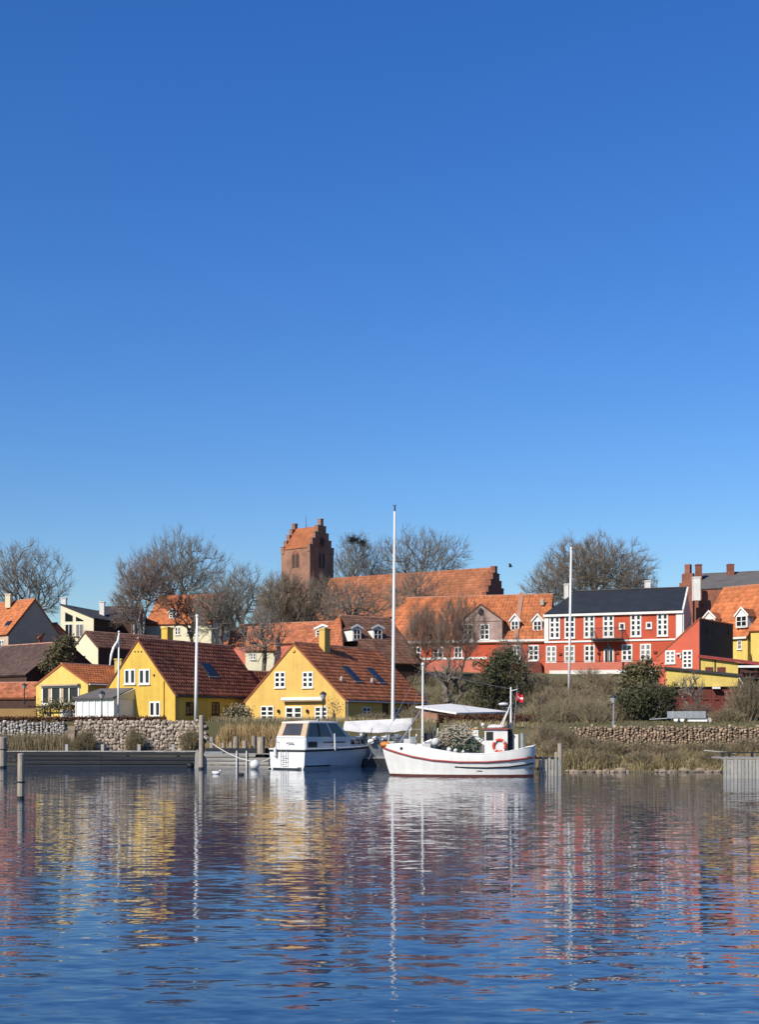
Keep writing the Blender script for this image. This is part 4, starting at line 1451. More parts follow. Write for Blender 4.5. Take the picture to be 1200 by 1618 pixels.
cv = MB().hexa(quad_at(rear, 0, 1, 0, 1, .02), .03).part('canvas_back', M_canvas, mo)
MB().hexa(quad_at(rear, .18, .82, .14, .94, .03), .02).part('vinyl_window', M_vinyl, cv)
MB().hexa(quad_at(rear, .02, .98, -.01, .09, .034), .02).part('lower_band', M_boatwhite, cv)
sdq = [(.36, 1.12, 1.95), (4.35, 1.10, 1.95), (3.35, .99, 2.87), (.74, 1.0, 2.87)]
sdp = [(x, -y, z) for x, y, z in sdq]
for qd in (sdq, sdp[::-1]):
    fl = qd is not sdq
    sd = MB()
    Q = quad_at(sdq, 0, 1, 0, 1, .0) if not fl else [BF.pt(*p) for p in (sdp[1], sdp[0], sdp[3], sdp[2])]
    frame = M_canvas if not fl else M_canvas
    sdo = MB().hexa(Q, .03).part('side_screen', M_vinyl, mo)
    for a0, a1, mt in ((.0, .055, M_canvas), (.30, .335, M_dark), (.60, .64, M_boatwhite), (.955, 1.0, M_boatwhite)):
        def pq(a, b_):
            if fl:
                a = 1 - a
            nn = norm(np.cross(Q[1] - Q[0], Q[3] - Q[0]))
            return (1 - a) * (1 - b_) * Q[0] + a * (1 - b_) * Q[1] + a * b_ * Q[2] + (1 - a) * b_ * Q[3] + nn * .025
        qq = [pq(a0, 0), pq(a1, 0), pq(a1, 1), pq(a0, 1)]
        MB().hexa(qq[::-1] if fl else qq, .02).part('post', mt, sdo)
wsq = [BF.pt(4.4, 1.08, 2.0), BF.pt(4.4, -1.08, 2.0), BF.pt(3.38, -.98, 2.87), BF.pt(3.38, .98, 2.87)]
wso = MB().hexa(wsq, .03).part('windscreen', M_glass, mo)
for a_ in (.0, .48, .97):
    p0 = wsq[0] * (1 - a_) + wsq[1] * a_
    p1 = wsq[3] * (1 - a_) + wsq[2] * a_
    MB().tube([p0, p1], .035, 5).part('post', M_boatwhite, wso)
MB().box(BF, 1.9, 3.9, 1.16, 1.19, 1.62, 1.68).part('coaming_stripe', M_black, mo)
MB().box(BF, .5, 1.3, 1.165, 1.185, 1.35, 1.7).part('side_vent', M_dark, mo)
# stern gear
ld = MB()
for y in (-.32, .08):
    ld.tube([BF.pt(-.05, y, 1.2), BF.pt(-.16, y, 1.15), BF.pt(-.16, y, .05)], .022, 5)
for z in (.3, .55, .8):
    ld.tube([BF.pt(-.16, -.32, z), BF.pt(-.16, .08, z)], .02, 5)
ld.part('ladder', M_metal, mo)
tb = MB().box(BF, -.35, -.01, -1.1, 1.1, .10, .15)
tb.part('swim_step', M_boatwhite, mo)
mb = MB()
mb.tube([BF.pt(.2, -.18, 1.55), BF.pt(.2, -.18, 1.62), BF.pt(.2, .28, 1.62), BF.pt(.2, .28, 1.55)], .03, 5)
mb.part('grab_handle', M_dark, mo)
mb = MB()
for x, y in ((.1, -1.3), (.1, -.9), (.1, 1.28), (1.2, -1.36)):
    mb.tube([BF.pt(x, y, 1.25), BF.pt(x, y, 1.85)], .018, 5)
mb.tube([BF.pt(.1, -.9, 1.85), BF.pt(.1, -1.3, 1.85), BF.pt(1.2, -1.36, 1.85)], .018, 5)
mb.part('stern_rail', M_metal, mo)
mb = MB()
rl = [(6.2, 1.0, 1.36), (7.0, .72, 1.39), (7.7, .4, 1.42), (8.25, .06, 1.45)]
for sgn in (1, -1):
    for x, y, z in rl:
        mb.tube([BF.pt(x, y * sgn, z), BF.pt(x, y * sgn * .95, z + .5)], .016, 5)
    mb.tube([BF.pt(x, y * sgn * .95, z + .5) for x, y, z in rl], .018, 5)
mb.part('bow_rail', M_metal, mo)
MB().tube([BF.pt(2.55, 1.50, 1.15), BF.pt(2.55, 1.46, 2.2)], .05, 6).part('fender_pole', M_boatwhite, mo)
fd = MB().lathe(BF.pt(-.12, -.80, .75), [(.02, 0), (.10, .06), (.11, .5), (.05, .6), (.02, .62)], 10)
fd.solo('fender', 'white fender hanging at the stern of the cabin cruiser', 'fender', M_boatwhite)
MB().tube([BF.pt(1.7, .9, 2.95), BF.pt(1.7, .9, 3.12)], .09, 8).part('horn', M_metal, mo)

# ------------------------------------------------------------------ fishing boat
fb = thing('fishing_boat', 'white wooden fishing boat with red rub rail, wheelhouse and lifebuoy', 'fishing boat', P(725, 1225, 68))
be = math.radians(-7)
fx, fy = V(math.cos(be), math.sin(be), 0), V(math.sin(be), -math.cos(be), 0)
B0 = P(600, 1225, 67.0)
FB_ = Fr((B0[0], B0[1], 0), fx, fy)     # x from bow to stern, y towards the camera (near side), z up
FB_.o = FB_.o - fy * 1.35
LB = FB_.u_at(848)


def bz(py):
    return PZ(py, 67.0)


xb = [0, .35, .9, 1.7, 2.8, 4.2, 5.6, 6.8, 7.6, 8.1, LB - .05]
hb = [.03, .42, .82, 1.18, 1.42, 1.50, 1.46, 1.30, 1.05, .70, .25]
zr_l = [bz(y) for y in (1181, 1184.5, 1189, 1195, 1200.5, 1203.5, 1203.5, 1201, 1198, 1196.5, 1195.5)]    # red rail line
zs_l = [bz(y) for y in (1177.5, 1177, 1176, 1176.5, 1183.5, 1190.5, 1191, 1187, 1182, 1179, 1177.5)]       # top of bulwark
wl = [.0, .20, .56, .96, 1.27, 1.40, 1.35, 1.14, .86, .54, .16]
st = []
for i, x in enumerate(xb):
    rk = .42 * max(0, 1 - x / 1.4) + (-.1 * max(0, (x - 7.2)))
    h_, w_, zr0, zs = hb[i], wl[i], zr_l[i], zs_l[i]
    ring = [(x, h_ * .97, zs)]
    for t_ in (0, .17, .34, .5, .66, .83, 1.0):
        ring.append((x + rk * t_ ** 1.2, w_ + (h_ - w_) * (1 - t_) ** 1.25, zr0 * (1 - t_)))
    st.append(ring + [(x + rk, w_ * .6, -.35), (x + rk, 0, -.6)])
mb = loft(MB(), st, FB_)
# inner face of the bulwark and deck
st2 = [[(x, max(0, h_ * .97 - .001), zs), (x, max(0, h_ * .97 - .07), zs), (x + .5 * max(0, 1 - x / 1.4), max(0, h_ * .90 - .08), .62)] for x, h_, zs in zip(xb, hb, zs_l)]
loft(mb, st2, FB_)
dk = [FB_.pt(x + .45 * max(0, 1 - x / 1.4), max(0, h_ * .92 - .06), .62 + .25 * max(0, 1 - x / 2.2)) for x, h_ in zip(xb, hb)]
dk2 = [FB_.pt(x + .45 * max(0, 1 - x / 1.4), -max(0, h_ * .92 - .06), .62 + .25 * max(0, 1 - x / 2.2)) for x, h_ in zip(xb, hb)]
n = len(dk)
mb.add(dk + dk2, [(i, i + 1, n + i + 1, n + i) for i in range(n - 1)])
fh = mb.part('hull', M_hullwhite, fb, smooth=True)
for sgn in (1, -1):
    MB().tube([FB_.pt(x, (h_ + .02) * sgn, z) for x, h_, z in zip(xb, hb, zr_l)], .055, 6).part('rub_rail', M_rail_red, fh)
    i0 = 4
    xx = [4.0, 4.6, 5.6, 6.8, 7.6, 8.1]
    MB().tube([FB_.pt(x, (np.interp(x, xb, hb) * .95 + .02) * sgn, z) for x, z in zip(xx, [bz(1211), bz(1212), bz(1212.5), bz(1211), bz(1208), bz(1205.5)])], .045, 6).part('lower_fender_strip', M_black, fh)
    # boot stripe follows the waterline
    pts = []
    for s_ in st:
        x, y, z = s_[7]
        x3, y3, z3 = s_[6]
        f_ = .10 / max(z3, .05)
        pts.append(((x, y, -.02), (x + (x3 - x) * f_, y + (y3 - y) * f_ + .004, .10)))
    a_ = [FB_.pt(p[0], (p[1] + .012) * sgn, p[2]) for p, _ in pts]
    b2 = [FB_.pt(p[0], (p[1] + .012) * sgn, p[2]) for _, p in pts]
    k_ = len(a_)
    MB().add(a_ + b2, [(i, i + 1, k_ + i + 1, k_ + i)[::sgn] for i in range(k_ - 1)]).part('boot_stripe', M_boot, fh)
MB().tube([FB_.pt(x, (h_ * .97) - .03, z + .015) for x, h_, z in zip(xb, hb, zs_l)], .04, 6).part('bulwark_cap', M_hullwhite, fh)
MB().tube([FB_.pt(x, -(h_ * .97) + .03, z + .015) for x, h_, z in zip(xb, hb, zs_l)], .04, 6).part('bulwark_cap', M_hullwhite, fh)
u = FB_.u_at(637.5)
MB().tube([FB_.pt(u, .9, bz(1182.5)), FB_.pt(u, np.interp(u, xb, hb) + .02, bz(1182.5))], .085, 12).part('hawse_hole', M_dark, fh)
u = FB_.u_at(760)
MB().box(FB_, u - .14, u + .14, 1.2, np.interp(u, xb, hb) - .06, bz(1218), bz(1216.6)).part('scupper', M_dark, fh)
for px, py in ((836, 1196), (843, 1213.5)):
    u = FB_.u_at(px)
    yy = np.interp(u, xb, hb)
    MB().box(FB_, u - .16, u + .16, yy - .2, yy + .06, bz(py + 1.5), bz(py - 1.5)).part('stern_fitting', M_dark, fh)
# foredeck coaming
MB().prism(FB_, [(1.25, .7), (2.7, .7), (2.7, bz(1176)), (1.25, bz(1174))], .72, -.72).part('fore_cabin', M_hullwhite, fb)
# wheelhouse
wx0, wx1 = FB_.u_at(767), FB_.u_at(803)
zd, zt_ = .6, bz(1152.5)
wh = MB().prism(FB_, [(wx0, zd), (wx1, zd), (wx1, zt_ - .1), (wx1 - .1, zt_), (wx0, zt_)], .80, -.80).part('wheelhouse', M_hullwhite, fb)
MB().box(FB_, wx0 - .12, wx1 + .06, -.9, .9, zt_ + .002, zt_ + .07).part('roof', M_rail_red, wh)
u0, u1 = FB_.u_at(769.5), FB_.u_at(780.5)
MB().box(FB_, u0, u1, .79, .815, bz(1169.5), bz(1156)).part('window_frame', M_dark, wh)
MB().box(FB_, u0 + .05, u1 - .05, .80, .825, bz(1168.3), bz(1157.2)).part('pane', M_glass, wh)
for y in (-.6, -.2, .2, .6):
    MB().box(FB_, wx0 - .03, wx0 + .01, y - .17, y + .17, bz(1168), bz(1157)).part('front_pane', M_glass, wh)
# winch house and folded visor before it
mb = MB()
mb.prism(FB_, [(FB_.u_at(747), bz(1168)), (FB_.u_at(752), bz(1168.5)), (FB_.u_at(766), bz(1177)), (wx0 - .003, bz(1177)), (wx0 - .003, bz(1171)), (FB_.u_at(757), bz(1163)), (FB_.u_at(757), bz(1153.5)), (FB_.u_at(747), bz(1153.5))], .55, -.1)
mb.part('net_hauler', M_hullwhite, fb)
MB().tube([FB_.pt(FB_.u_at(760), .4, .6), FB_.pt(FB_.u_at(757.5), .4, bz(1165))], .05, 6).part('hauler_leg', M_metal, fb)
MB().tube([FB_.pt(FB_.u_at(763), .45, .6), FB_.pt(FB_.u_at(765), .45, bz(1165))], .06, 6).part('hauler_leg', M_metal, fb)
MB().lathe(FB_.pt(FB_.u_at(753.5), .3, bz(1152.5)), [(.05, 0), (.13, .03), (.13, .1), (.03, .14)], 8).part('drum', M_canvas, fb)
MB().ball(FB_.pt(FB_.u_at(764), .5, bz(1145)), .10, 10, 7, (1, 1, 1.2)).part('searchlight', M_boatwhite, fb)
MB().tube([FB_.pt(FB_.u_at(765), .5, bz(1151.5)), FB_.pt(FB_.u_at(764), .5, bz(1147))], .035, 6).part('light_stalk', M_boatwhite, fb)
# liferaft bundle on the roof, exhausts, mast, radar
MB().ball(FB_.pt(FB_.u_at(781.5), -.1, zt_ + .12), .30, 12, 6, (1.3, 1.6, .55)).part('raft_bundle', M_tarp, fb)
MB().ball(FB_.pt(FB_.u_at(791), .25, zt_ + .14), .22, 10, 6, (1.3, 1.2, .55)).part('raft_bundle', M_tarp, fb)
for px, top, r_, m_ in ((803.5, 1137, .07, M_dark), (807.5, 1152, .11, M_dark), (812.5, 1160, .085, M_metal), (826, 1158, .12, M_metal)):
    u = FB_.u_at(px)
    MB().tube([FB_.pt(u, .25, .7), FB_.pt(u, .25, bz(top))], r_, 8).part('exhaust_pipe', m_, fb)
u = FB_.u_at(816.5)
MB().box(FB_, u - .1, u + .1, .3, .42, .8, bz(1160)).part('stern_post', M_hullwhite, fb)
um = FB_.u_at(807.8)
ms = MB().tube([FB_.pt(um, .0, bz(1153)), FB_.pt(um, .0, bz(1085))], [.055, .04], 8).part('mast', M_pole, fb)
uy = FB_.u_at(817.5)
MB().tube([FB_.pt(um, 0, bz(1091.5)), FB_.pt(uy, 0, bz(1088.5))], .022, 5).part('yard', M_pole, ms)
MB().tube([FB_.pt(uy, 0, bz(1082)), FB_.pt(uy + .02, 0, bz(1092))], .014, 5).part('antenna', M_metal, ms)
MB().tube([FB_.pt(FB_.u_at(793), .3, zt_ + .05), FB_.pt(um - .03, .05, bz(1113))], .028, 5).part('brace', M_pole, ms)
MB().tube([FB_.pt(FB_.u_at(789), -.3, zt_ + .05), FB_.pt(um - .03, -.05, bz(1113))], .028, 5).part('brace', M_pole, ms)
rx0, rx1 = FB_.u_at(788), FB_.u_at(804)
rd = MB().ball(FB_.pt((rx0 + rx1) / 2, 0, bz(1112.2)), .29, 14, 7, (.95, .95, .34))
rd.part('radar_dome', M_boatwhite, ms)
MB().tube([FB_.pt((rx0 + rx1) / 2, 0, bz(1119)), FB_.pt((rx0 + rx1) / 2, 0, bz(1113.5))], .10, 8).part('radar_foot', M_dark, ms)
MB().tube([FB_.pt((rx0 + rx1) / 2, 0, bz(1117.8)), FB_.pt(um, 0, bz(1117.8))], .03, 5).part('radar_bracket', M_pole, ms)
# ensign staff with flag
us_ = FB_.u_at(812.5)
MB().tube([FB_.pt(us_, .1, bz(1150)), FB_.pt(FB_.u_at(817.3), .1, bz(1092))], .02, 5).part('flagstaff', M_metal, fb)
fl = thing('flag', 'small red and white flag on the fishing boat mast', 'flag', FB_.pt(FB_.u_at(817), .1, bz(1106)))
fa = FB_.pt(FB_.u_at(816.6), .1, bz(1094))
for (m_, cells, nm) in ((M_flagred, [(0, 1, 0, .36), (0, 1, .58, 1), (0, .25, .36, .58)], 'flag_field'), (M_pole, [(.25, 1, .36, .58)], 'flag_cross')):
    mb = MB()
    for a0, a1, b0, b1 in cells:
        nseg = 6
        vs, fs = [], []
        for i in range(nseg + 1):
            a_ = a0 + (a1 - a0) * i / nseg
            for b_ in (b0, b1):
                vs.append(fa + fx * (a_ * .36 - b_ * .02) + fy * (.05 * math.sin(a_ * 7)) + V(0, 0, -b_ * .40 - a_ * .16 + .03 * math.sin(a_ * 9)))
        fs = [(2 * i, 2 * i + 1, 2 * i + 3, 2 * i + 2) for i in range(nseg)]
        mb.add(vs, fs)
    mb.part(nm, m_, fl)
# white vertical bar of the cross
# lifebuoy on the wheelhouse
lb_ = thing('lifebuoy', 'red and white lifebuoy hung on the wheelhouse side', 'lifebuoy', FB_.pt(FB_.u_at(790.5), .9, bz(1189)))
LF = Fr(FB_.pt(FB_.u_at(790.5), .93, bz(1178)), fx, fy)
MB().torus(LF, .315, .075, 28, 8).part('ring', M_buoyred, lb_, smooth=True)
for k_ in range(4):
    a_ = math.pi / 4 + k_ * math.pi / 2
    mb = MB()
    mb.tube([LF.pt(.315 * math.cos(a_ + d_), 0, .315 * math.sin(a_ + d_)) for d_ in (-.13, 0, .13)], .082, 8)
    mb.part('white_band', M_boatwhite, lb_)
MB().tube([LF.pt(0, -.07, 0), LF.pt(0, -.03, 0)], .25, 16).part('backing_disc', M_hullwhite, lb_)
# foremast with forestays
u = FB_.u_at(668)
fm = MB().tube([FB_.pt(u, 0, .7), FB_.pt(u + .02, 0, bz(1045))], [.06, .045], 8).part('foremast', M_pole, fb)
MB().ball(FB_.pt(u + .02, 0, bz(1048)), .09, 8, 6).part('masthead_lamp', M_boatwhite, fm)
for y in (-.15, .15):
    MB().tube([FB_.pt(u - .1, y * .3, bz(1122)), FB_.pt(FB_.u_at(632), y, bz(1174))], .035, 5).part('stay_bar', M_metal, fm)
mb = MB()
a_, b2 = FB_.u_at(649), FB_.u_at(668)
mb.tube([FB_.pt(a_, .5, .9), FB_.pt(a_, .5, bz(1152)), FB_.pt(b2, .5, bz(1152)), FB_.pt(b2, .5, .9)], .025, 5)
mb.part('deck_rail', M_pole, fb)
mb = MB()
for a_, b2 in (((668, 1049), (602, 1177)), ((668, 1049), (770, 1152)), ((668, 1060), (640, 1176)), ((668, 1060), (690, 1186)), ((808, 1090), (846, 1179)), ((808, 1088), (668, 1060))):
    MB().tube([FB_.pt(FB_.u_at(a_[0]), 0, bz(a_[1])), FB_.pt(FB_.u_at(b2[0]), .2, bz(b2[1]))], .008, 4).part('stay_wire', M_metal, fb)
for px, py0, py1, r_ in ((681, 1148, 1175, .035), (685, 1155, 1176, .05), (690, 1150, 1170, .03), (656, 1160, 1178, .04), (697, 1163, 1186, .05), (757, 1166, 1189, .04)):
    MB().tube([FB_.pt(FB_.u_at(px), -.4, bz(py1)), FB_.pt(FB_.u_at(px) + .05, -.45, bz(py0))], r_, 6).part('gear_pole', M_dark if px % 2 else M_pole, fb)
for px, py, w_, h_, m_ in ((676, 1181, .22, .2, M_tarp), (701, 1184, .2, .14, M_dark), (648, 1172, .25, .16, M_tarp), (655, 1170, .14, .2, M_metal), (742, 1186, .18, .14, M_plank_dk)):
    u = FB_.u_at(px)
    MB().box(FB_, u - w_, u + w_, .45, .8, bz(py) - h_, bz(py) + h_).part('fish_box', m_, fb)
# deck gear: winch, boxes, orange fender bag, buoys, nets
u = FB_.u_at(661)
MB().lathe(FB_.pt(u, .1, .9), [(.3, 0), (.3, .1), (.16, .12), (.16, .45), (.3, .47), (.3, .55)], 12).part('winch', M_dark, fb)
MB().box(FB_, FB_.u_at(672), FB_.u_at(686), .0, .5, .7, bz(1172)).part('deck_box', M_metal, fb)
MB().tube([FB_.pt(FB_.u_at(668), .4, bz(1176)), FB_.pt(FB_.u_at(684), .4, bz(1169))], .07, 6).part('derrick', M_pole, fb)
rg = random.Random(11)
ob_ = MB().ball(FB_.pt(FB_.u_at(609.5), .12, bz(1176.5)), .27, 12, 8, (1.0, .8, .6), rg, .12)
ob_.solo('fender_bag', 'orange bag lying on the bow of the fishing boat', 'bag', M_orange, smooth=True)
nets = thing('net_pile', 'heap of beige and green fishing nets on the fishing boat deck', 'fishing nets', FB_.pt(FB_.u_at(718), 0, .65))
for px, py, r_, mt in ((704, 1166, .26, M_net), (714, 1159, .27, M_net), (725, 1157, .26, M_net), (711, 1172, .32, M_net), (724, 1168, .34, M_net), (735, 1163, .28, M_net),
                       (738, 1174, .33, M_netgreen), (727, 1180, .36, M_netgreen), (747, 1178, .38, M_netgreen), (700, 1176, .3, M_netgreen), (718, 1182, .4, M_netgreen), (740, 1184, .35, M_net), (731, 1168, .3, M_canvas)):
    mb = MB().ball(FB_.pt(FB_.u_at(px), rg.uniform(-.3, .45), bz(py)), r_, 14, 10, (1.1, 1, .8), rg, .16)
    mb.part('net_bundle', mt, nets)
rn_ = np.random.default_rng(8)
for mt_n, (pa, pb, ya, yb), k_ in ((M_net, (698, 742, 1149, 1176), 520), (M_netgreen, (716, 752, 1166, 1187), 420), (M_canvas, (700, 745, 1152, 1180), 160)):
    P0_, P1_ = [], []
    px_ = rn_.uniform(pa, pb, k_)
    top_ = 1150 + 26 * ((px_ - 722) / 30) ** 2
    py_ = np.maximum(rn_.uniform(ya, yb, k_), top_)
    c_ = np.array([FB_.pt(FB_.u_at(a), b_, bz(c)) for a, b_, c in zip(px_, rn_.uniform(.1, .75, k_), py_)])
    cur = c_
    for j in range(4):
        nx = cur + rn_.normal(size=c_.shape) * [.11, .09, .09]
        P0_.append(cur)
        P1_.append(nx)
        cur = nx
    mb = MB()
    for a, b_ in zip(np.vstack(P0_), np.vstack(P1_)):
        mb.tube([a, b_], .022, 4, False)
    o_ = mb.part('net_strands', mt_n, nets, kind='stuff')
for i in range(26):
    px, py = rg.uniform(696, 748), rg.uniform(1150, 1184)
    mb = MB().ball(FB_.pt(FB_.u_at(px), rg.uniform(.35, .6) if py > 1160 else .2, bz(py)), rg.uniform(.05, .09), 7, 5)
    mb.part('float', rg.choice([M_pole, M_tarp, M_canvas, M_orange if i % 3 == 0 else M_net]), nets)
for i, (px, py, r_, mt, lab) in enumerate(((691, 1172, .22, M_tarp, 'big pale round buoy on the fishing boat deck, left of the nets'), (722, 1186, .12, M_tarp, 'white buoy half behind the bulwark under the green nets'),
                                           (734, 1187.5, .09, M_tarp, 'small white buoy right of the larger white one'), (712, 1184.5, .14, M_boatwhite, 'white buoy below the beige nets, left of two others'))):
    MB().ball(FB_.pt(FB_.u_at(px), .9, bz(py)), r_, 12, 8).solo('net_buoy', lab, 'buoy', mt, group='buoys on the fishing boat deck', smooth=True)
mb = MB()
u = FB_.u_at(676)
for i in range(5):
    mb2 = MB().tube([FB_.pt(u - .25 + i * .12, -.3, .7), FB_.pt(u - .28 + i * .13, -.35, bz(1148 + 3 * (i % 3)))], .03, 5)
    mb2.part('gear_pole', M_dark, fb)
MB().box(FB_, FB_.u_at(670), FB_.u_at(682), -.7, -.2, .7, bz(1158)).part('deck_locker', M_dark, fb)

# ------------------------------------------------------------------ laid-up sailing boat behind, with the tall mast and white tarp
sb = thing('sailing_boat', 'tarp covered sailing boat with tall white mast, behind the fishing boat bow', 'sailing boat', P(612, 1205, 83))
SF = Fr((PX(560, 84), 84, 0), norm(V(1, -.12, 0)), norm(V(-.12, -1, 0)))
Ls = SF.u_at(651)


def sz(py):
    return PZ(py, 83.5)


xs_ = [0, .5, 1.2, 2.0, 2.8, 3.4, Ls + .05]
hbs = [.5, .75, .95, .95, .75, .45, .06]
st = [[(x, h_, sz(1163)), (x, h_ * .9, sz(1172)), (x, h_ * .5, .3), (x, 0, -.1)] for x, h_ in zip(xs_, hbs)]
mb = loft(MB(), st, SF)
mb.part('hull', M_metal, sb)
sec = []
x0, x1 = SF.u_at(545), SF.u_at(651)
for i in range(9):
    f_ = i / 8
    x = x0 + (x1 - x0) * f_
    px = 545 + 106 * f_
    zt2 = sz(1139.5 - 5.0 * f_)
    zb2 = sz(1154 + 4 * math.sin(f_ * 3.1) - 1 * f_)
    wv = .75 * (1 - .85 * max(0, f_ - .55) / .45) + .05
    sec.append([(x, .02, zt2), (x, wv * .55, zt2 - (zt2 - zb2) * .42 + .05 * math.sin(i * 2.1)), (x, wv, zb2 + .04 * math.sin(i * 3))])
mb = loft(MB(), sec, SF)
tp = mb.part('tarp_cover', M_tarp, sb)
mast = MB()
MX = SF.u_at(620)
mt_ = P(624.3, 808, 83.3)
mp_ = SF.pt(SF.u_at(620.3), .0, .6)
mast.tube([mp_, mp_ * .5 + mt_ * .5, mt_], [.115, .105, .075], 10)
mo_ = mast.part('mast', M_pole, sb)
MB().tube([mt_, mt_ + V(0, 0, .35)], .05, 6).part('masthead', M_dark, mo_)
MB().tube([mt_ + V(-.12, 0, .36), mt_ + V(.10, 0, .42)], .025, 5).part('wind_vane', M_dark, mo_)
MB().tube([SF.pt(SF.u_at(620.3), .13, sz(1176)), SF.pt(SF.u_at(620.5), .13, sz(1164))], .1, 8).part('winch', M_metal, mo_)
rg = random.Random(4)
for i in range(9):
    px = 566 + i * 8 + rg.uniform(-3, 3)
    MB().ball(SF.pt(SF.u_at(px), 1.0 + rg.uniform(-.2, .2), sz(rg.uniform(1160, 1176))), rg.uniform(.10, .24), 9, 6, (rg.uniform(.6, 1.6), 1, rg.uniform(.5, 1.1)), rg, .22).part('deck_bundle', rg.choice([M_boatwhite, M_metal, M_tarp, M_dark, M_net]), sb)
for i in range(7):
    px = 572 + i * 9 + rg.uniform(-3, 3)
    a_ = SF.pt(SF.u_at(px), 1.1, sz(rg.uniform(1168, 1180)))
    MB().tube([a_, a_ + V(rg.uniform(-.2, .2), 0, rg.uniform(.3, .8))], .025, 5).part('stanchion', rg.choice([M_metal, M_dark, M_pole]), sb)

# ------------------------------------------------------------------ jetties, posts, rails
jt = thing('jetty', 'long dark boarded jetty at the left with low posts', 'jetty', P(155, 1210, 85.5))
JF = Fr((PX(9, 85.2), 85.2, 0), norm(V(1, -.035, 0)), norm(V(-.035, -1, 0)))
uB = JF.u_at(311)
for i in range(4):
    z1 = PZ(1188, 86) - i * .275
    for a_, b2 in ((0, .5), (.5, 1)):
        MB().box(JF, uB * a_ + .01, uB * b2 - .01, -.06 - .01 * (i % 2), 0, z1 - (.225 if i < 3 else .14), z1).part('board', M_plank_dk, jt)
for i in range(18):
    a_ = uB * i / 18
    MB().box(JF, a_ + .01, a_ + uB / 18 - .012, -1.6, .05, PZ(1187.4, 86), PZ(1186, 86) + .005 * (i % 3)).part('deck_plank', M_plank, jt)
for i, px in enumerate((103, 160, 218, 272)):
    u = JF.u_at(px)
    MB().box(JF, u - .1, u + .1, -.5, -.3, PZ(1186.5, 86), PZ(1175.5, 86)).part('bollard', M_pale, jt)
for px in (40, 120, 200, 280):
    u = JF.u_at(px)
    MB().tube([JF.pt(u, -.4, -1), JF.pt(u, -.4, PZ(1187.5, 86))], .12, 7).part('pile', M_dark, jt)

j2 = thing('jetty', 'short jetty of pale weathered boards left of the cabin cruiser', 'jetty', P(370, 1213, 81))
JF2 = Fr((PX(320, 82), 82, 0), norm(V(1, -.05, 0)), norm(V(-.05, -1, 0)))
uB = JF2.u_at(425)
zt_ = PZ(1190.5, 82)
for i in range(4):
    z1 = zt_ - i * .255
    MB().box(JF2, 0, uB * (.8 if i == 0 else 1), -.05 - .02 * i, .0, z1 - .20, z1).part('board', M_plank, j2)
for i in range(9):
    MB().box(JF2, uB * i / 9 + .01, uB * (i + 1) / 9 - .01, -1.5, -.1, zt_ - .05, zt_ + .004 * (i % 2)).part('deck_plank', M_plank, j2)
MB().box(JF2, -.1, uB + .8, -1.9, -1.6, .2, PZ(1182, 83.5)).part('back_beam', M_plank_dk, j2)
MB().box(JF2, .1, 1.3, -.6, -.2, zt_ + .006, zt_ + .13).part('grey_plank', M_metal, j2)
for px in (374.5, 390):
    u = JF2.u_at(px)
    MB().tube([JF2.pt(u, .08, -.8), JF2.pt(u, .08, PZ(1186, 82))], .04, 6).part('ladder_stile', M_pole, j2)

rgp = random.Random(3)
post_proto = None
JP = [(335.5, 1164, 84, .16), (353, 1173.5, 84.5, .15), (365.5, 1172, 85, .11), (373, 1163.5, 84, .18), (387, 1170, 84, .16), (402, 1162, 84.5, .16), (413.5, 1164, 83, .26)]
JL = ['grey stake at the left end of the short jetty', 'second stake from the left behind the short jetty', 'thin dark stake between two thicker ones behind the short jetty',
      'tall stake in the middle of the short jetty', 'tan stake right of the middle of the short jetty', 'dark leaning stake close to the cruiser stern', 'thick capped post beside the cruiser stern']
for (px, py, D, r_), lab in zip(JP, JL):
    c = P(px, 1150, D)
    top = PZ(py, D)
    MB().tube([(c[0], D, -.8), (c[0] + rgp.uniform(-.03, .03), D, top)], [r_ * 1.05, r_], 9).solo('jetty_post', lab, 'post', M_post, loc=(c[0], D, -.8), group='stakes behind the short jetty')
# mooring posts
for px, top, bot, r_, lab in ((33.5, 1190, 1263, .125, 'lone grey mooring post standing in the water, front left'),
                              (318.5, 1130, 1215, .145, 'tall pale mooring post at the corner of the two jetties'),
                              (4, 1164, 1213, .26, 'thick mooring post at the left edge beside the dark jetty')):
    D = FPX * EYE / (bot - HOR)
    x = PX(px, D)
    t_ = thing('mooring_post', lab, 'mooring post', (x, D, 0), 'mooring posts')
    zt2 = PZ(top, D)
    MB().tube([(x - .02, D, -1.2), (x, D, zt2 - .04), (x, D, zt2)], [r_ * 1.06, r_, r_ * .8], 12).part('pile', M_post, t_)
    MB().tube([(x - .02, D, -.3), (x - .02, D, .12)], r_ * 1.12, 12).part('weed_collar', M_dark, t_)
    if px < 40:
        MB().torus(Fr((x, D, zt2 * (.38 if px > 10 else .6)), (1, 0, 0), (0, 0, 1), (0, 1, 0)), r_ * 1.05, .03, 14, 5).part('rope_ring', M_dark, t_)
D = 81.5
x = PX(311, D)
MB().prism(Fr((x, D, 0), (1, 0, 0), (0, -1, 0)), [(-.17, -.5), (.12, -.5), (.14, 1.0), (.02, PZ(1183, D)), (-.1, .9)], 0, -.2).solo('fender_board', 'pale pointed board beside the tall mooring post', 'board', M_pale)
p = P(301, 1208, 82)
MB().ball((p[0], p[1], .12), .26, 12, 8, (1, 1, .8)).solo('buoy', 'black round buoy floating beside the tall mooring post', 'buoy', M_black, smooth=True)
p = P(403, 1207, 78.5)
by = thing('buoy', 'big white round buoy floating left of the cruiser stern', 'buoy', (p[0], p[1], 0))
MB().ball((p[0], p[1], .27), .31, 16, 11).part('ball', M_boatwhite, by, smooth=True)
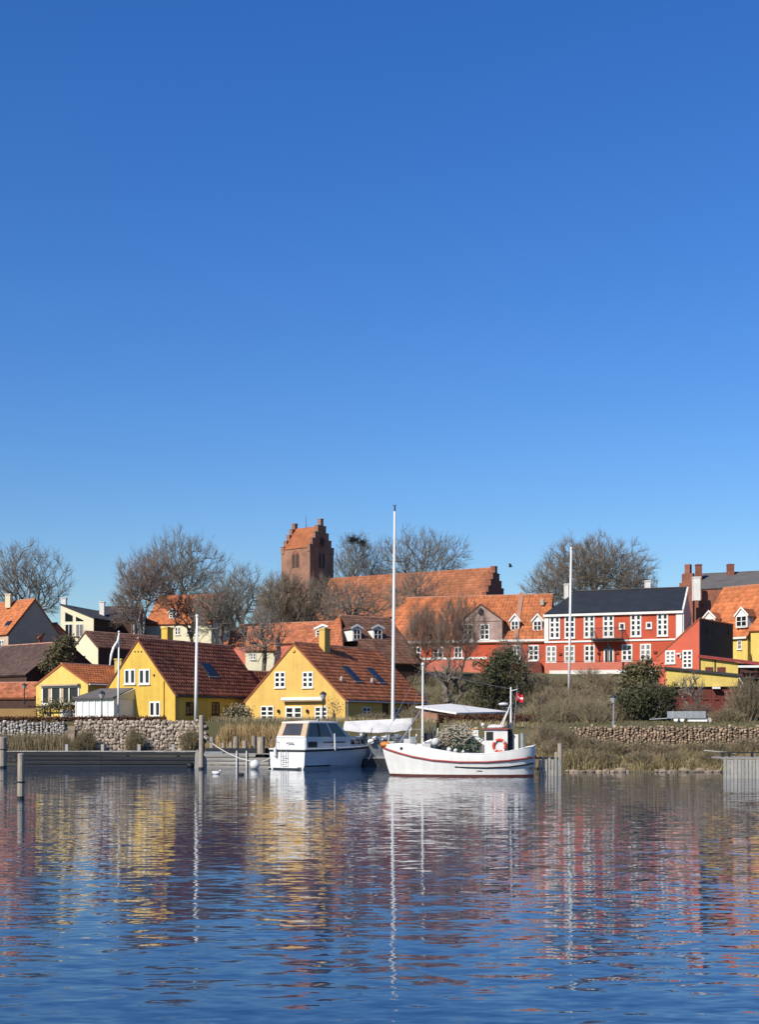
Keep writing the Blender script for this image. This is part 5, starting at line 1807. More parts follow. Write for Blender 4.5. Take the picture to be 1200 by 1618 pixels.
MB().torus(Fr((p[0], p[1], .62), (1, 0, 0), (0, -1, 0)), .06, .02, 10, 5).part('eye', M_metal, by)


def rope(name, label, pts, r_=.022, mat=None, sag=0.0):
    a_, b2 = V(*pts[0]), V(*pts[-1])
    out = []
    for i in range(13):
        f_ = i / 12
        q_ = a_ * (1 - f_) + b2 * f_
        out.append(q_ - V(0, 0, sag * 4 * f_ * (1 - f_)))
    MB().tube(out, r_, 5).solo(name, label, 'rope', mat or M_rope)


rope('mooring_rope', 'white rope sagging from the tall post to the white buoy', [P(320, 1162, 79), P(400, 1203, 78.5)], .035, sag=.28)
rope('mooring_rope', 'second white rope from the buoy to the cruiser stern', [P(405, 1203, 78.5), BF.pt(0, -1.3, .7)], .03, sag=.1)
rope('mooring_rope', 'thin dark rope from the lone post to the left edge', [P(33, 1238, 45.5), P(-12, 1229, 46)], .012, M_dark, .05)
rope('mooring_rope', 'grey rope from the cruiser bow towards the fishing boat', [BF.pt(8.2, 0, 1.3), P(583, 1199, 80)], .02, M_metal, .05)
# the small floating pontoon between the boats
pt_ = thing('pontoon', 'low grey pontoon with dark side between cruiser and fishing boat', 'pontoon', P(596, 1205, 82))
PF = Fr((PX(575, 83), 83, 0), (1, 0, 0), (0, -1, 0))
for i in range(3):
    MB().box(PF, 0, 4.5, -1.4 + i * .47, -.95 + i * .47, .55, .62 + .003 * i).part('deck_plank', M_plank, pt_)
MB().box(PF, .02, 4.48, -1.38, -.02, -.2, .53).part('side', M_dark, pt_)

# low footbridge rail, far left
fr_ = thing('footbridge', 'low footbridge with dark beam and stub posts behind the dark jetty', 'footbridge', P(60, 1185, 87))
RF = Fr((PX(2, 87), 87, 0), (1, 0, 0), (0, -1, 0))
uB = RF.u_at(108)
zb = PZ(1172.5, 87)
MB().box(RF, 0, uB, -.9, 0, zb - .05, zb + .02).part('deck', M_plank, fr_)
MB().box(RF, 0, RF.u_at(90), -.85, -.05, zb - .28, zb - .052).part('beam', M_dark, fr_)
for px in (11, 30, 39, 58, 68, 88, 102):
    u = RF.u_at(px)
    tall = px in (30, 58, 88)
    MB().box(RF, u - .05, u + .05, .002, .12, .0, zb + (.18 if tall else .12)).part('post', M_post if px in (39, 68, 102) else M_plank_dk, fr_)

# small pale fence at the stern of the fishing boat
pf = thing('pale_fence', 'short row of pale stakes at the stern of the fishing boat', 'fence', P(870, 1225, 67))
QF = Fr((PX(851, 67.4), 67.4, 0), norm(V(1, .1, 0)), norm(V(.1, -1, 0)))
for i in range(7):
    u = QF.u_at(853.5 + i * 5)
    MB().box(QF, u - .055, u + .055, 0, .05, -.5, PZ(1200 - (3 if i % 2 else 0), 67.4)).part('stake', M_pale, pf)
MB().box(QF, -.05, QF.u_at(886), -.14, -.003, PZ(1216, 67.4), PZ(1212.5, 67.4)).part('rail', M_dark, pf)
MB().box(QF, -.05, QF.u_at(884), -1.6, -.003, PZ(1199, 67.4) , PZ(1197, 67.4)).part('deck', M_plank_dk, pf)
for px, top, r_, lab in ((885.5, 1174.5, .125, 'round brown post at the right end of the pale stakes'), (879.5, 1188, .09, 'shorter pale post left of the round brown post')):
    D = 67.6 if px > 880 else 68
    MB().tube([(PX(px, D), D, -.8), (PX(px, D), D, PZ(top, D))], [r_ * 1.05, r_], 10).solo('mooring_post', lab, 'post', M_post, group='posts by the pale stakes')

# platform with white paling at the right edge
wf = thing('paling_platform', 'timber landing with whitewashed paling and dark handrail at right edge', 'landing stage', P(1172, 1230, 64))
WF_ = Fr((PX(1143, 64.2), 64.2, 0), norm(V(1, -.02, 0)), norm(V(-.02, -1, 0)))
for i in range(13):
    u = .09 + i * .183
    MB().box(WF_, u - .072, u + .072, 0, .04, -.5, PZ(1199.5 + (i % 3) * .4, 64.2)).part('pale', M_pale, wf)
for py in (1203, 1221):
    MB().box(WF_, 0, 2.5, -.1, -.003, PZ(py + 2, 64.2), PZ(py, 64.2)).part('rail', M_plank_dk, wf)
MB().box(WF_, -.05, 2.6, -2.2, -.103, PZ(1199, 64.2), PZ(1196.5, 64.2)).part('deck', M_plank, wf)
MB().box(WF_, .1, 2.7, -1.0, -.85, PZ(1190, 65), PZ(1188, 65)).part('handrail', M_dark, wf)
for px in (1150, 1161, 1197):
    u = WF_.u_at(px)
    MB().box(WF_, u - .06, u + .06, -.98, -.87, PZ(1196.4, 65), PZ(1190.1, 65)).part('handrail_post', M_dark, wf)
MB().prism(Fr(P(1113, 1186, 70), norm(V(1, -.3, .0)), norm(V(-.3, -1, 0))), [(0, 0), (1.7, -.16), (1.7, -.1), (0, .06)], 0, -.2).solo('gangplank', 'pale plank lying on the bank by the landing stage', 'plank', M_plank)

# ------------------------------------------------------------------ flagpoles, lamps, trailer, bird
for p0, p1, r_, lab in (((309.5, 1141, 92), (311.5, 975, 92), .125, 'white flagpole before the left yellow house roof'),
                        ((899.5, 1066, 118), (903, 868, 118), .125, 'tall white flagpole before the red two-storey house'),
                        ((186.8, 1137, 91), (188, 1000, 91), .08, 'slim white flagpole with pennant beside the conservatory')):
    a_, b2 = P(*p0), P(*p1)
    a_ = V(a_[0], a_[1], min(a_[2], ground(a_[0], a_[1])) - .1)
    t_ = thing('flagpole', lab, 'flagpole', a_, 'flagpoles')
    MB().tube([a_, a_ * .6 + b2 * .4, b2], [r_, r_ * .95, r_ * .6], 10).part('pole', M_pole, t_, smooth=True)
    MB().ball(b2 + V(0, 0, .08), r_ * 1.0, 8, 6).part('finial', M_pole, t_)
    if p0[0] < 200:
        pn = [P(x, y, 90.8) for x, y in ((187.8, 1003), (186.5, 1012), (180, 1022), (176, 1034), (173.5, 1051))]
        wd_ = [.06, .09, .10, .09, .04]
        vs, fs = [], []
        for q_, w_ in zip(pn, wd_):
            vs += [q_ + V(-w_, 0, 0), q_ + V(w_, .0, .02), q_ + V(w_, .05, .02), q_ + V(-w_, .05, 0)]
        for i in range(len(pn) - 1):
            for k_ in range(4):
                fs.append((i * 4 + k_, i * 4 + (k_ + 1) % 4, i * 4 + 4 + (k_ + 1) % 4, i * 4 + 4 + k_))
        MB().add(vs, fs).solo('pennant', 'long white pennant drooping from the slim flagpole', 'pennant', M_pole, smooth=True)


def lamp_tree():
    t_ = thing('street_lamp', '', 'street lamp', (0, 0, 0), 'street lamps along the waterside')
    MB().lathe((0, 0, 0), [(.09, 0), (.09, .5), (.05, .55), (.04, 1.95)], 8).part('post', M_metal, t_)
    lan = MB().lathe((0, 0, 1.95), [(.05, 0), (.12, .04), (.24, .42), (.22, .43)], 8).part('lantern', M_lampglass, t_)
    MB().lathe((0, 0, 2.38), [(.25, 0), (.25, .04), (.16, .18), (.05, .24), (.02, .30)], 8).part('cap', M_dark, lan)
    return t_


lp = lamp_tree()
LAMPS = [(970, 1150, 1096.5, 78.6, 'street lamp on the stone wall before the scrub slope'), (511, 1141, 1091.5, 90, 'street lamp before the warm yellow gable'),
         (161, 1139, 1090.5, 90, 'street lamp left of the white conservatory'), (38.5, 1112, 1079, 106, 'street lamp by the low outhouse at far left')]
for i, (px, pb, pt2, D, lab) in enumerate(LAMPS):
    x = PX(px, D)
    zb2 = min(PZ(pb, D), ground(x, D)) if px > 50 else PZ(pb, D)
    H_ = PZ(pt2, D) - zb2
    if i == 0:
        lp.location = (x, D, zb2)
        lp.scale = (1, 1, H_ / 2.68)
        lp['label'] = lab
    else:
        c_ = dup(lp, (x, D, zb2), lab, sc=(1, 1, H_ / 2.68))
        if px > 500 or px < 200:
            for ch in c_.children:
                if ch.name.startswith('post'):
                    ch.data = ch.data.copy()
                    ch.data.materials[0] = M_dark
    
# trailer
tr = thing('trailer', 'grey galvanised flatbed trailer parked on the grass by the evergreens', 'trailer', P(1085, 1143, 86))
TF = Fr((PX(1055, 87), 87, 0), norm(V(1, -.22, 0)), norm(V(-.22, -1, 0)))
u1 = TF.u_at(1093)
u2 = TF.u_at(1116)
zt2, zb2 = PZ(1123.5, 86.5), PZ(1133.5, 86.5)
gz_ = ground(TF.pt(1, 0, 0)[0], 86.5)
mb = MB().box(TF, 0, u2, -1.7, 0, zb2 - .06, zb2 + .02)
mb.part('bed', M_metal, tr)
for n_, (a_, b2, c_, d_) in enumerate(((0, u2, -.03, 0), (0, u2, -1.7, -1.67), (0, .03, -1.67, -.03), (u2 - .03, u2, -1.67, -.03))):
    MB().box(TF, a_, b2, c_, d_, zb2 + .021, zt2).part('side_board', M_metal, tr)
for px in (1063.5, 1074, 1084, 1093):
    u = TF.u_at(px)
    MB().box(TF, u - .02, u + .02, .001, .03, zb2 + .02, zt2).part('stanchion', M_concrete, tr)
for px in (1068.5, 1078.5):
    u = TF.u_at(px)
    for yy in (-.12, -1.6):
        w_ = MB().tube([TF.pt(u, yy - .08, gz_ + .24), TF.pt(u, yy + .08, gz_ + .24)], .235, 14).part('wheel', M_black, tr)
        MB().tube([TF.pt(u, yy + .07, gz_ + .24), TF.pt(u, yy + .09, gz_ + .24)], .15, 12).part('rim', M_pole, w_)
MB().box(TF, u2 - 1.2, u2 + .1, -.35, -.1, zb2 - .28, zb2 - .08).part('tail_board', M_pole, tr)
MB().tube([TF.pt(0, -.85, zb2 - .05), TF.pt(-1.2, -.85, zb2 - .12)], .04, 6).part('drawbar', M_metal, tr)
MB().tube([TF.pt(u2 + .2, -.6, gz_ + .2), TF.pt(u2 + .2, -.3, gz_ + .2)], .2, 12).solo('loose_wheel', 'pale loose wheel lying beside the trailer tail', 'wheel', M_concrete)

# birds
bd = thing('bird', 'dark bird flying in the sky right of the church nave', 'bird', P(807, 895, 160))
q_ = P(807, 895, 160)
MB().ball(q_, .16, 8, 6, (1.6, .7, .7)).part('body', M_bird, bd)
for s_ in (-1, 1):
    MB().add([q_ + V(-.1, 0, .03), q_ + V(.12, 0, .03), q_ + V(.1 + .1 * s_, .3 * s_, .3), q_ + V(-.1 + .2 * s_, .45 * s_, .35), q_ + V(0, 0, .07)], [(0, 1, 2, 3), (4, 3, 2)]).part('wing', M_bird, bd)
q_ = P(342, 1223, 69.8)
gu = thing('gull', 'white gull swimming in front of the short jetty', 'gull', (q_[0], q_[1], 0))
MB().ball((q_[0], q_[1], .07), .15, 10, 7, (1.5, .8, .75)).part('body', M_boatwhite, gu, smooth=True)
MB().ball((q_[0] + .22, q_[1], .2), .065, 8, 6).part('head', M_boatwhite, gu, smooth=True)
MB().ball((q_[0] - .12, q_[1], .12), .1, 8, 6, (1.5, .9, .5)).part('folded_wing', M_metal, gu)
q_ = P(381, 1225, 68.5)
MB().ball((q_[0], q_[1], .05), .13, 9, 6, (1.4, .8, .6)).ball((q_[0] - .16, q_[1], .13), .06, 8, 5).solo('duck', 'dark duck swimming right of the white gull', 'duck', M_bird)

# ------------------------------------------------------------------ stone walls
stw = thing('stone_wall', 'high field stone wall along the waterside below the left yellow house', 'wall', (PX(210, 87.9), 87.9, .9))
rg = random.Random(21)
variants = []
for i in range(10):
    mb = MB().ball((0, 0, 0), .5, 7, 5, (1, .6, .78), rg, .13)
    variants.append(mb.mesh('stone', M_stone))
WOs = WO[stw.name]
x0, x1 = PX(121, 87.9), PX(322, 87.9)
MB().box(Fr((x0, 87.95, 0), (1, 0, 0), (0, -1, 0)), 0, x1 - x0, -.3, 0, .3, 2.97).part('core', M_joint, stw)
cand = []
z = .74
while z < 2.95:
    h_ = rg.uniform(.2, .29)
    x = x0 + rg.uniform(-.15, .2)
    while x < x1:
        w_ = rg.choice([.17, .22, .26, .3, .36, .44]) * rg.uniform(.9, 1.1)
        cand.append((x + w_ / 2, z + h_ / 2 + rg.uniform(-.07, .07), w_, h_ * rg.uniform(.75, 1.25)))
        x += w_ * 1.02
    z += h_ * .97
rg.shuffle(cand)
print('wall stones', len(cand))
for x, zc_, w_, h_ in cand[:300]:
    c_ = link('stone', variants[rg.randrange(10)], stw)
    c_.location = (x - WOs[0], 87.90 - WOs[1] + rg.uniform(-.05, .04), min(zc_, 2.95) - WOs[2])
    c_.scale = (w_ * 1.08, .40, h_ * 1.36)
    c_.rotation_euler = (rg.uniform(-.2, .2), rg.uniform(-.6, .6), rg.uniform(-.2, .2))


def stone_field(rngn, x0, x1, yf, z0f, z1f, size, parent, mat, name='stones'):
    """many small stones on a wall face as one mesh with a tint per stone"""
    base = []
    for i in range(1, 4):
        a_ = -math.pi / 2 + math.pi * i / 4
        for k_ in range(6):
            t_ = 2 * math.pi * k_ / 6
            base.append((math.cos(a_) * math.cos(t_), math.cos(a_) * math.sin(t_), math.sin(a_)))
    base = np.array(base)
    fq = np.array([(i * 6 + k_, i * 6 + (k_ + 1) % 6, (i + 1) * 6 + (k_ + 1) % 6, (i + 1) * 6 + k_) for i in range(2) for k_ in range(6)] + [(12, 13, 14, 15), (12, 15, 16, 17)])
    vs, fs, ts, n = [], [], [], 0
    x = x0
    rows = 0
    while x < x1:
        z = z0f(x)
        w_ = size * rngn.uniform(.6, 1.4)
        while z < z1f(x):
            h_ = size * rngn.uniform(.4, 1.15)
            ww = w_ * rngn.uniform(.75, 1.2)
            b_ = base * (1 + rngn.uniform(-.15, .15, (18, 1)))
            a_ = rngn.uniform(-.4, .4)
            bx = b_[:, 0] * math.cos(a_) - b_[:, 2] * math.sin(a_)
            bz_ = b_[:, 0] * math.sin(a_) + b_[:, 2] * math.cos(a_)
            c_ = np.stack([x + rngn.uniform(-.06, .06) + bx * ww * .55, yf(x) + rngn.uniform(-.05, .05) + b_[:, 1] * .16, z + h_ / 2 + bz_ * h_ * .6], 1)
            vs.append(c_)
            fs.append(fq + n)
            n += 18
            ts.append(np.full(len(fq), rngn.random()))
            z += h_ * .95
        x += w_ * .95
    o_ = link(name, fast_mesh(name, np.vstack(vs), np.vstack(fs), mat, WO[parent.name], np.concatenate(ts)), parent)
    o_['kind'] = 'stuff'
    return o_


RN = np.random.default_rng(77)
st2_ = thing('stone_wall', 'low brown field stone wall along the right bank under the trailer', 'wall', (PX(1000, 77.3), 77.3, 1))
xa, xb_ = PX(905, 77.3), PX(1260, 77.3)
MB().box(Fr((xa, 77.45, 0), (1, 0, 0), (0, -1, 0)), 0, xb_ - xa, -.3, 0, .3, 2.5).part('core', M_joint, st2_)
stone_field(RN, xa, xb_, lambda x: 77.42, lambda x: .8 + .1 * math.sin(x), lambda x: 2.56 + .05 * math.sin(x * 3), .195, st2_, M_stone_sm)
st3_ = thing('stone_wall', 'grey stone wall above the dry reeds at the left edge', 'wall', (PX(50, 88), 88, 1))
xa, xb_ = PX(-40, 88), PX(104, 88)
MB().box(Fr((xa, 87.7, 0), (1, 0, 0), (0, -1, 0)), 0, xb_ - xa, -.3, 0, .3, 2.85).part('core', M_joint, st3_)
M_stone_gr = M('grey_wall_stone', (.40, .37, .34), .9, .25, 3, tint=.45, bump=.4, bscale=8)
stone_field(RN, xa, xb_, lambda x: 87.68, lambda x: 1.9, lambda x: 2.9, .26, st3_, M_stone_gr)
# the gap with steps between the two walls
sp = thing('steps', 'narrow stone steps in the gap between the two left walls', 'steps', P(112, 1170, 88))
for i in range(7):
    MB().box(Fr((PX(104, 88), 86.9, 0), (1, 0, 0), (0, -1, 0)), 0, .72, -1.3, -.14 * i, .3, .95 + .29 * i).part('step', M_rock, sp)

M_stone_bk = M('pale_wall_stone', (.40, .325, .26), .9, .3, 3, tint=.5, bump=.4, bscale=8)
stone_field(np.random.default_rng(13), PX(121, 87.9), PX(322, 87.9), lambda x: 87.97, lambda x: .72, lambda x: 2.98, .27, stw, M_stone_bk, 'small_stones')
# rocks along the waterline, right bank
rock_meshes = []
for i in range(5):
    mb = MB().ball((0, 0, 0), .5, 9, 7, (1, .8, .62), rg, .16)
    rock_meshes.append(mb.mesh('shore_rock', M_rock))
ORD = ['first', 'second', 'third', 'fourth', 'fifth', 'sixth', 'seventh', 'eighth', 'ninth', 'tenth', 'eleventh', 'twelfth', 'thirteenth', 'fourteenth', 'fifteenth', 'sixteenth', 'seventeenth', 'eighteenth', 'nineteenth', 'twentieth']
ROCKS = [(898, .5), (908, .8), (921, .55), (934, .9), (947, .6), (958, .95), (969, .7), (979, 1.05), (992, .6), (1040, .55), (1050, .9), (1062, .75), (1082, .9), (1096, .6), (1108, .95), (1121, .7), (1133, .8), (937, .5), (963, .55), (1102, .5)]
for i, (px, s_) in enumerate(ROCKS):
    D = 72.8 + rg.uniform(-.2, .6)
    o_ = link('shore_rock', rock_meshes[i % 5])
    x = PX(px, D)
    o_.location = (x, D, max(.0, ground(x, D)) + .02)
    o_.scale = (s_ * .85, s_ * .7, s_ * .62)
    o_.rotation_euler = (rg.uniform(-.2, .2), rg.uniform(-.2, .2), rg.uniform(0, 6))
    tag(o_, '%s grey boulder from the left along the waterline of the right bank' % ORD[sorted(q[0] for q in ROCKS).index(px)], 'rock', 'boulders along the right bank')

# ------------------------------------------------------------------ plants


def seg_mesh(p0, p1, r0, r1, k=3):
    d = p1 - p0
    ln = np.linalg.norm(d, axis=1, keepdims=True)
    d = d / np.maximum(ln, 1e-6)
    ref = np.where(np.abs(d[:, 2:3]) < .9, np.array([[0, 0, 1.0]]), np.array([[1.0, 0, 0]]))
    a = np.cross(d, ref)
    a /= np.maximum(np.linalg.norm(a, axis=1, keepdims=True), 1e-6)
    b_ = np.cross(d, a)
    ang = np.arange(k) * 2 * math.pi / k
    ring = a[:, None, :] * np.cos(ang)[None, :, None] + b_[:, None, :] * np.sin(ang)[None, :, None]
    v0 = p0[:, None, :] + ring * r0[:, None, None]
    v1 = p1[:, None, :] + ring * r1[:, None, None]
    vs = np.concatenate([v0, v1], axis=1).reshape(-1, 3)
    base = (np.arange(len(p0)) * 2 * k)[:, None, None]
    f = np.array([(i, (i + 1) % k, k + (i + 1) % k, k + i) for i in range(k)])[None]
    return vs, (base + f).reshape(-1, 4)


def unit(a):
    return a / np.maximum(np.linalg.norm(a, axis=-1, keepdims=True), 1e-6)


def grow(rng, base, c, rad, n, fork, low=-.75, trunks=1, wander=.25, shell=2.4):
    """skeleton filling an ellipsoid: points joined to the nearest suitable node below them"""
    pts = []
    while len(pts) < n:
        q = rng.normal(size=3)
        q /= np.linalg.norm(q)
        if q[2] < low:
            continue
        r = rng.random() ** (1 / shell)
        # lobed outline
        lob = 1 + .13 * math.sin(3 * math.atan2(q[1], q[0]) + 5 * q[2]) + .08 * math.sin(7 * q[0] + 3 * q[2])
        pts.append(c + q * r * rad * lob)
    pts = np.array(pts)
    nodes = [base]
    par = [-1]
    plen = [0.0]
    top = fork
    for tk in range(trunks):
        tp_ = top + (rng.normal(size=3) * rad * [.25, .25, .08] if trunks > 1 else 0)
        prev = 0
        for i in range(1, 6):
            f = i / 5
            p = base * (1 - f) + tp_ * f + rng.normal(size=3) * [.12, .12, 0]
            nodes.append(p)
            par.append(prev)
            plen.append(plen[prev] + np.linalg.norm(p - nodes[prev]))
            prev = len(nodes) - 1
    order = np.argsort(np.linalg.norm(pts - top, axis=1))
    N = np.zeros((len(nodes) + 6 * n, 3))
    N[:len(nodes)] = nodes
    PL = np.zeros(len(N))
    PL[:len(nodes)] = plen
    Dr = np.zeros((len(N), 3))
    for i in range(1, len(nodes)):
        Dr[i] = unit(N[i] - N[par[i]])
    m_ = len(nodes)
    for i in order:
        p = pts[i]
        v = p - N[2:m_]
        d = np.linalg.norm(v, axis=1)
        cs = (v * Dr[2:m_]).sum(1) / np.maximum(d, 1e-6)
        cost = d * (1 + .9 * (1 - cs)) + .22 * PL[2:m_]
        j = int(np.argmin(cost)) + 2
        dist = np.linalg.norm(p - N[j])
        k = max(1, min(4, int(dist / (rad.mean() * .16))))
        prev = j
        for s in range(1, k + 1):
            f = s / k
            q = N[j] * (1 - f) + p * f
            if s < k:
                q = q + rng.normal(size=3) * dist * .06 * wander * 2 + Dr[j] * dist * .10 * math.sin(math.pi * f)
            N[m_] = q
            PL[m_] = PL[prev] + np.linalg.norm(q - N[prev])
            Dr[m_] = unit(q - N[prev])
            par.append(prev)
            prev = m_
            m_ += 1
    N, Dr = N[:m_], Dr[:m_]
    par = np.array(par)
    kids = np.bincount(par[par >= 0], minlength=m_)
    return N, par, Dr, kids


def bare_tree(name, label, px, D, top, bot, cpx, rx, ry_px=None, n=420, twig=6, tl=1.0, bark=None, twigm=None, seed=1, trunks=1, fork_py=None, r_leaf=.030, group=None, tw_r=.016, low=-.75, shell=2.4, trunk_r=1.0, up=.35, nests=0):
    """px: trunk column, top/bot: crown rows in the photo, cpx: crown centre column, rx: crown half width (px)"""
    rng = np.random.default_rng(seed)
    s = D / FPX
    bx = PX(px, D)
    gz0 = ground(bx, D) - .2
    zt, zb = PZ(top, D), PZ(bot, D)
    c = V(PX(cpx, D), D, (zt + zb) / 2)
    rad = V(rx * s, rx * s * .85, (zt - zb) / 2) * .90
    base = V(bx, D, gz0)
    fz = PZ(fork_py, D) if fork_py else zb + (zt - zb) * .18
    fork = V(bx * .6 + c[0] * .4, D, fz)
    N, par, Dr, kids = grow(rng, base, c, rad, n, fork, low, trunks, shell=shell)
    m_ = len(N)
    # pipe model radii
    e = 2.3
    acc_ = np.where(kids == 0, r_leaf ** e, 0.0)
    for i in range(m_ - 1, 0, -1):
        acc_[par[i]] += acc_[i]
    R = acc_ ** (1 / e) * trunk_r
    idx = np.arange(1, m_)
    p0, p1 = N[par[idx]], N[idx]
    r0, r1 = np.minimum(R[par[idx]], R[idx] * 1.6), R[idx]
    big = r1 > .085
    t_ = thing(name, label, 'tree', base, group)
    if big.any():
        v, f = seg_mesh(p0[big], p1[big] + Dr[idx][big] * .04, r0[big], r1[big], 6)
        link('trunk', fast_mesh('trunk', v, f, bark or M_bark, base, smooth=True), t_)
    sm = ~big
    P0, P1, R0, R1 = [p0[sm]], [p1[sm]], [r0[sm]], [r1[sm]]
    # twigs sprouting from the outer nodes
    tw_r = tw_r * .66
    tl = tl * 1.2
    twig = max(3, twig - 2)
    src = idx[(kids[idx] <= 1)]
    rep = np.repeat(src, twig)
    a = N[rep] - (N[rep] - N[par[rep]]) * rng.random((len(rep), 1)) * .9
    od = unit(N[rep] - (c - V(0, 0, rad[2] * .5)))
    d = unit(Dr[rep] * .6 + od * .5 + rng.normal(size=(len(rep), 3)) * .42 + V(0, 0, up))
    L_ = tl * rng.uniform(.45, 1.15, (len(rep), 1))
    mid = a + d * L_ * .55
    d2 = unit(d + rng.normal(size=d.shape) * .3 + V(0, 0, .1))
    tip = mid + d2 * L_ * .5
    o1 = np.full(len(rep), tw_r)
    P0 += [a, mid]
    P1 += [mid, tip]
    R0 += [o1, o1 * .8]
    R1 += [o1 * .8, o1 * .35]
    for _ in range(2):
        d3 = unit(d + rng.normal(size=d.shape) * .5)
        st_ = a + (mid - a) * rng.uniform(.4, 1, (len(rep), 1))
        P0.append(st_)
        P1.append(st_ + d3 * L_ * .5)
        R0.append(o1 * .7)
        R1.append(o1 * .3)
    v, f = seg_mesh(np.vstack(P0), np.vstack(P1), np.concatenate(R0), np.concatenate(R1), 3)
    link('crown', fast_mesh('crown', v, f, twigm or M_twig, base), t_)
    return t_, N, c, rad


def bush_segs(rng, c, rx, ry, h, stems, subs=5, lean=.75, r_=.014):
    a = rng.uniform(0, 2 * math.pi, stems)
    rr = np.sqrt(rng.random(stems))
    base = np.stack([c[0] + np.cos(a) * rr * rx * .45, c[1] + np.sin(a) * rr * ry * .45, np.full(stems, c[2])], 1)
    hh = h * np.sqrt(np.clip(1 - (rr * .92) ** 2, .1, 1)) * rng.uniform(.75, 1.05, stems)
    tip = np.stack([c[0] + np.cos(a) * rr * rx, c[1] + np.sin(a) * rr * ry, c[2] + hh], 1) + rng.normal(size=(stems, 3)) * [.1, .1, .03]
    mid = base * .5 + tip * .5 + np.stack([0 * hh, 0 * hh, hh * .12], 1) + rng.normal(size=(stems, 3)) * .06
    o1 = np.full(stems, r_)
    P0, P1, R0, R1 = [base, mid], [mid, tip], [o1 * 1.5, o1], [o1, o1 * .5]
    for k in range(subs):
        f = rng.uniform(.15, 1, (stems, 1))
        s = np.where(f < .5, base + (mid - base) * f * 2, mid + (tip - mid) * (f * 2 - 1))
        d = unit(tip - base + rng.normal(size=(stems, 3)) * hh[:, None] * .55)
        L_ = hh[:, None] * rng.uniform(.12, .3, (stems, 1))
        P0.append(s)
        P1.append(s + d * L_)
        R0.append(o1 * .7)
        R1.append(o1 * .3)
    return np.vstack(P0), np.vstack(P1), np.concatenate(R0), np.concatenate(R1)


def leaf_crown(rng, c, rad, nclump, per, size, spread, low=-1.0):
    q = unit(rng.normal(size=(nclump, 3)))
    q[:, 2] = np.abs(q[:, 2]) * np.where(rng.random(nclump) < .75, 1, low)
    r = rng.random((nclump, 1)) ** (1 / 2.4)
    cc = c + q * r * rad * (1 + .34 * np.sin(q[:, :1] * 5 + q[:, 2:] * 7))
    ct_ = rng.random(nclump)
    p = np.repeat(cc, per, 0) + rng.normal(size=(nclump * per, 3)) * spread
    tint = np.clip(np.repeat(ct_, per) * .7 + rng.random(nclump * per) * .3, 0, 1)
    n = len(p)
    a = unit(rng.normal(size=(n, 3)) + np.repeat(q, per, 0) * .2)
    b_ = unit(np.cross(a, rng.normal(size=(n, 3))))
    s = size * rng.uniform(.6, 1.3, (n, 1))
    vs = np.stack([p - a * s, p + b_ * s * .45, p + a * s, p - b_ * s * .45], 1).reshape(-1, 3)
    fs = np.arange(n * 4).reshape(-1, 4)
    return vs, fs, tint


def evergreen(name, label, parts, mat, seed, base, cat='tree', group=None, size=.13, per=34, trunk=True, top=None):
    rng = np.random.default_rng(seed)
    t_ = thing(name, label, cat, base, group)
    if trunk and cat == 'tree':
        sg = []
        for c, rad, k in parts:
            b0 = V(c[0], c[1], max(base[2], c[2] - rad[2]))
            sg.append(bush_segs(rng, b0, rad[0] * 1.08, rad[1], (c[2] + rad[2] * 1.06) - b0[2], int(k * 1.3), 5, r_=.016))
        v, f = seg_mesh(*[np.concatenate([q[i] for q in sg]) for i in range(4)])
        link('branches', fast_mesh('branches', v, f, M_twig_br, base), t_)
    vs, fs, ts, n = [], [], [], 0
    for c, rad, k in parts:
        v, f, tt = leaf_crown(rng, c, rad, k, per, size, .22)
        vs.append(v)
        fs.append(f + n)
        ts.append(tt)
        n += len(v)
    link('crown', fast_mesh('crown', np.vstack(vs), np.vstack(fs), mat, base, np.concatenate(ts)), t_)
    if trunk:
        mb = MB().tube([base - V(0, 0, .3), (base + parts[0][0]) / 2, parts[0][0]], [.18, .13, .05], 7)
        for c, rad, k in parts[1:]:
            mb.tube([(base + parts[0][0]) / 2, c], [.09, .03], 5)
        mb.part('trunk', M_bark, t_)
    return t_


def bush(name, label, c, rx, ry, h, stems, mat, seed, cat='bush', group=None, subs=6, r_=.014, kind=None):
    rng = np.random.default_rng(seed)
    segs = bush_segs(rng, c, rx, ry, h, stems, subs, r_=r_)
    v, f = seg_mesh(*segs)
    nseg = len(f) // 3
    tt = np.repeat(rng.random(nseg), 3)
    o_ = link(name, fast_mesh(name, v, f, mat, c, tt))
    o_.location = [float(q) for q in c]
    WO[o_.name] = V(*c)
    return tag(o_, label, cat, group, kind)


def blades(name, label, base, h, w, lean, mat, seed, cat='grass', bend=.3):
    """blade field: each blade two quads tapering to the tip"""
    rng = np.random.default_rng(seed)
    n = len(base)
    a = rng.uniform(0, 2 * math.pi, n)
    wd = np.stack([np.cos(a), np.sin(a), 0 * a], 1) * (w / 2)[:, None]
    l = rng.normal(size=(n, 3)) * lean
    l[:, 2] = 0
    up = np.stack([0 * h, 0 * h, h], 1)
    m1 = base + up * .55 + l * h[:, None] * .35
    tp = base + up * (1 - bend * rng.random((n, 1)) * .5) + l * h[:, None]
    vs = np.stack([base - wd, base + wd, m1 + wd * .8, m1 - wd * .8, tp + wd * .25, tp - wd * .25], 1).reshape(-1, 3)
    b0 = (np.arange(n) * 6)[:, None, None]
    f = (b0 + np.array([(0, 1, 2, 3), (3, 2, 4, 5)])[None]).reshape(-1, 4)
    tt = np.repeat(rng.random(n), 2)
    o_ = link(name, fast_mesh(name, vs, f, mat, (0, 0, 0), tt))
    return tag(o_, label, cat, None, 'stuff')


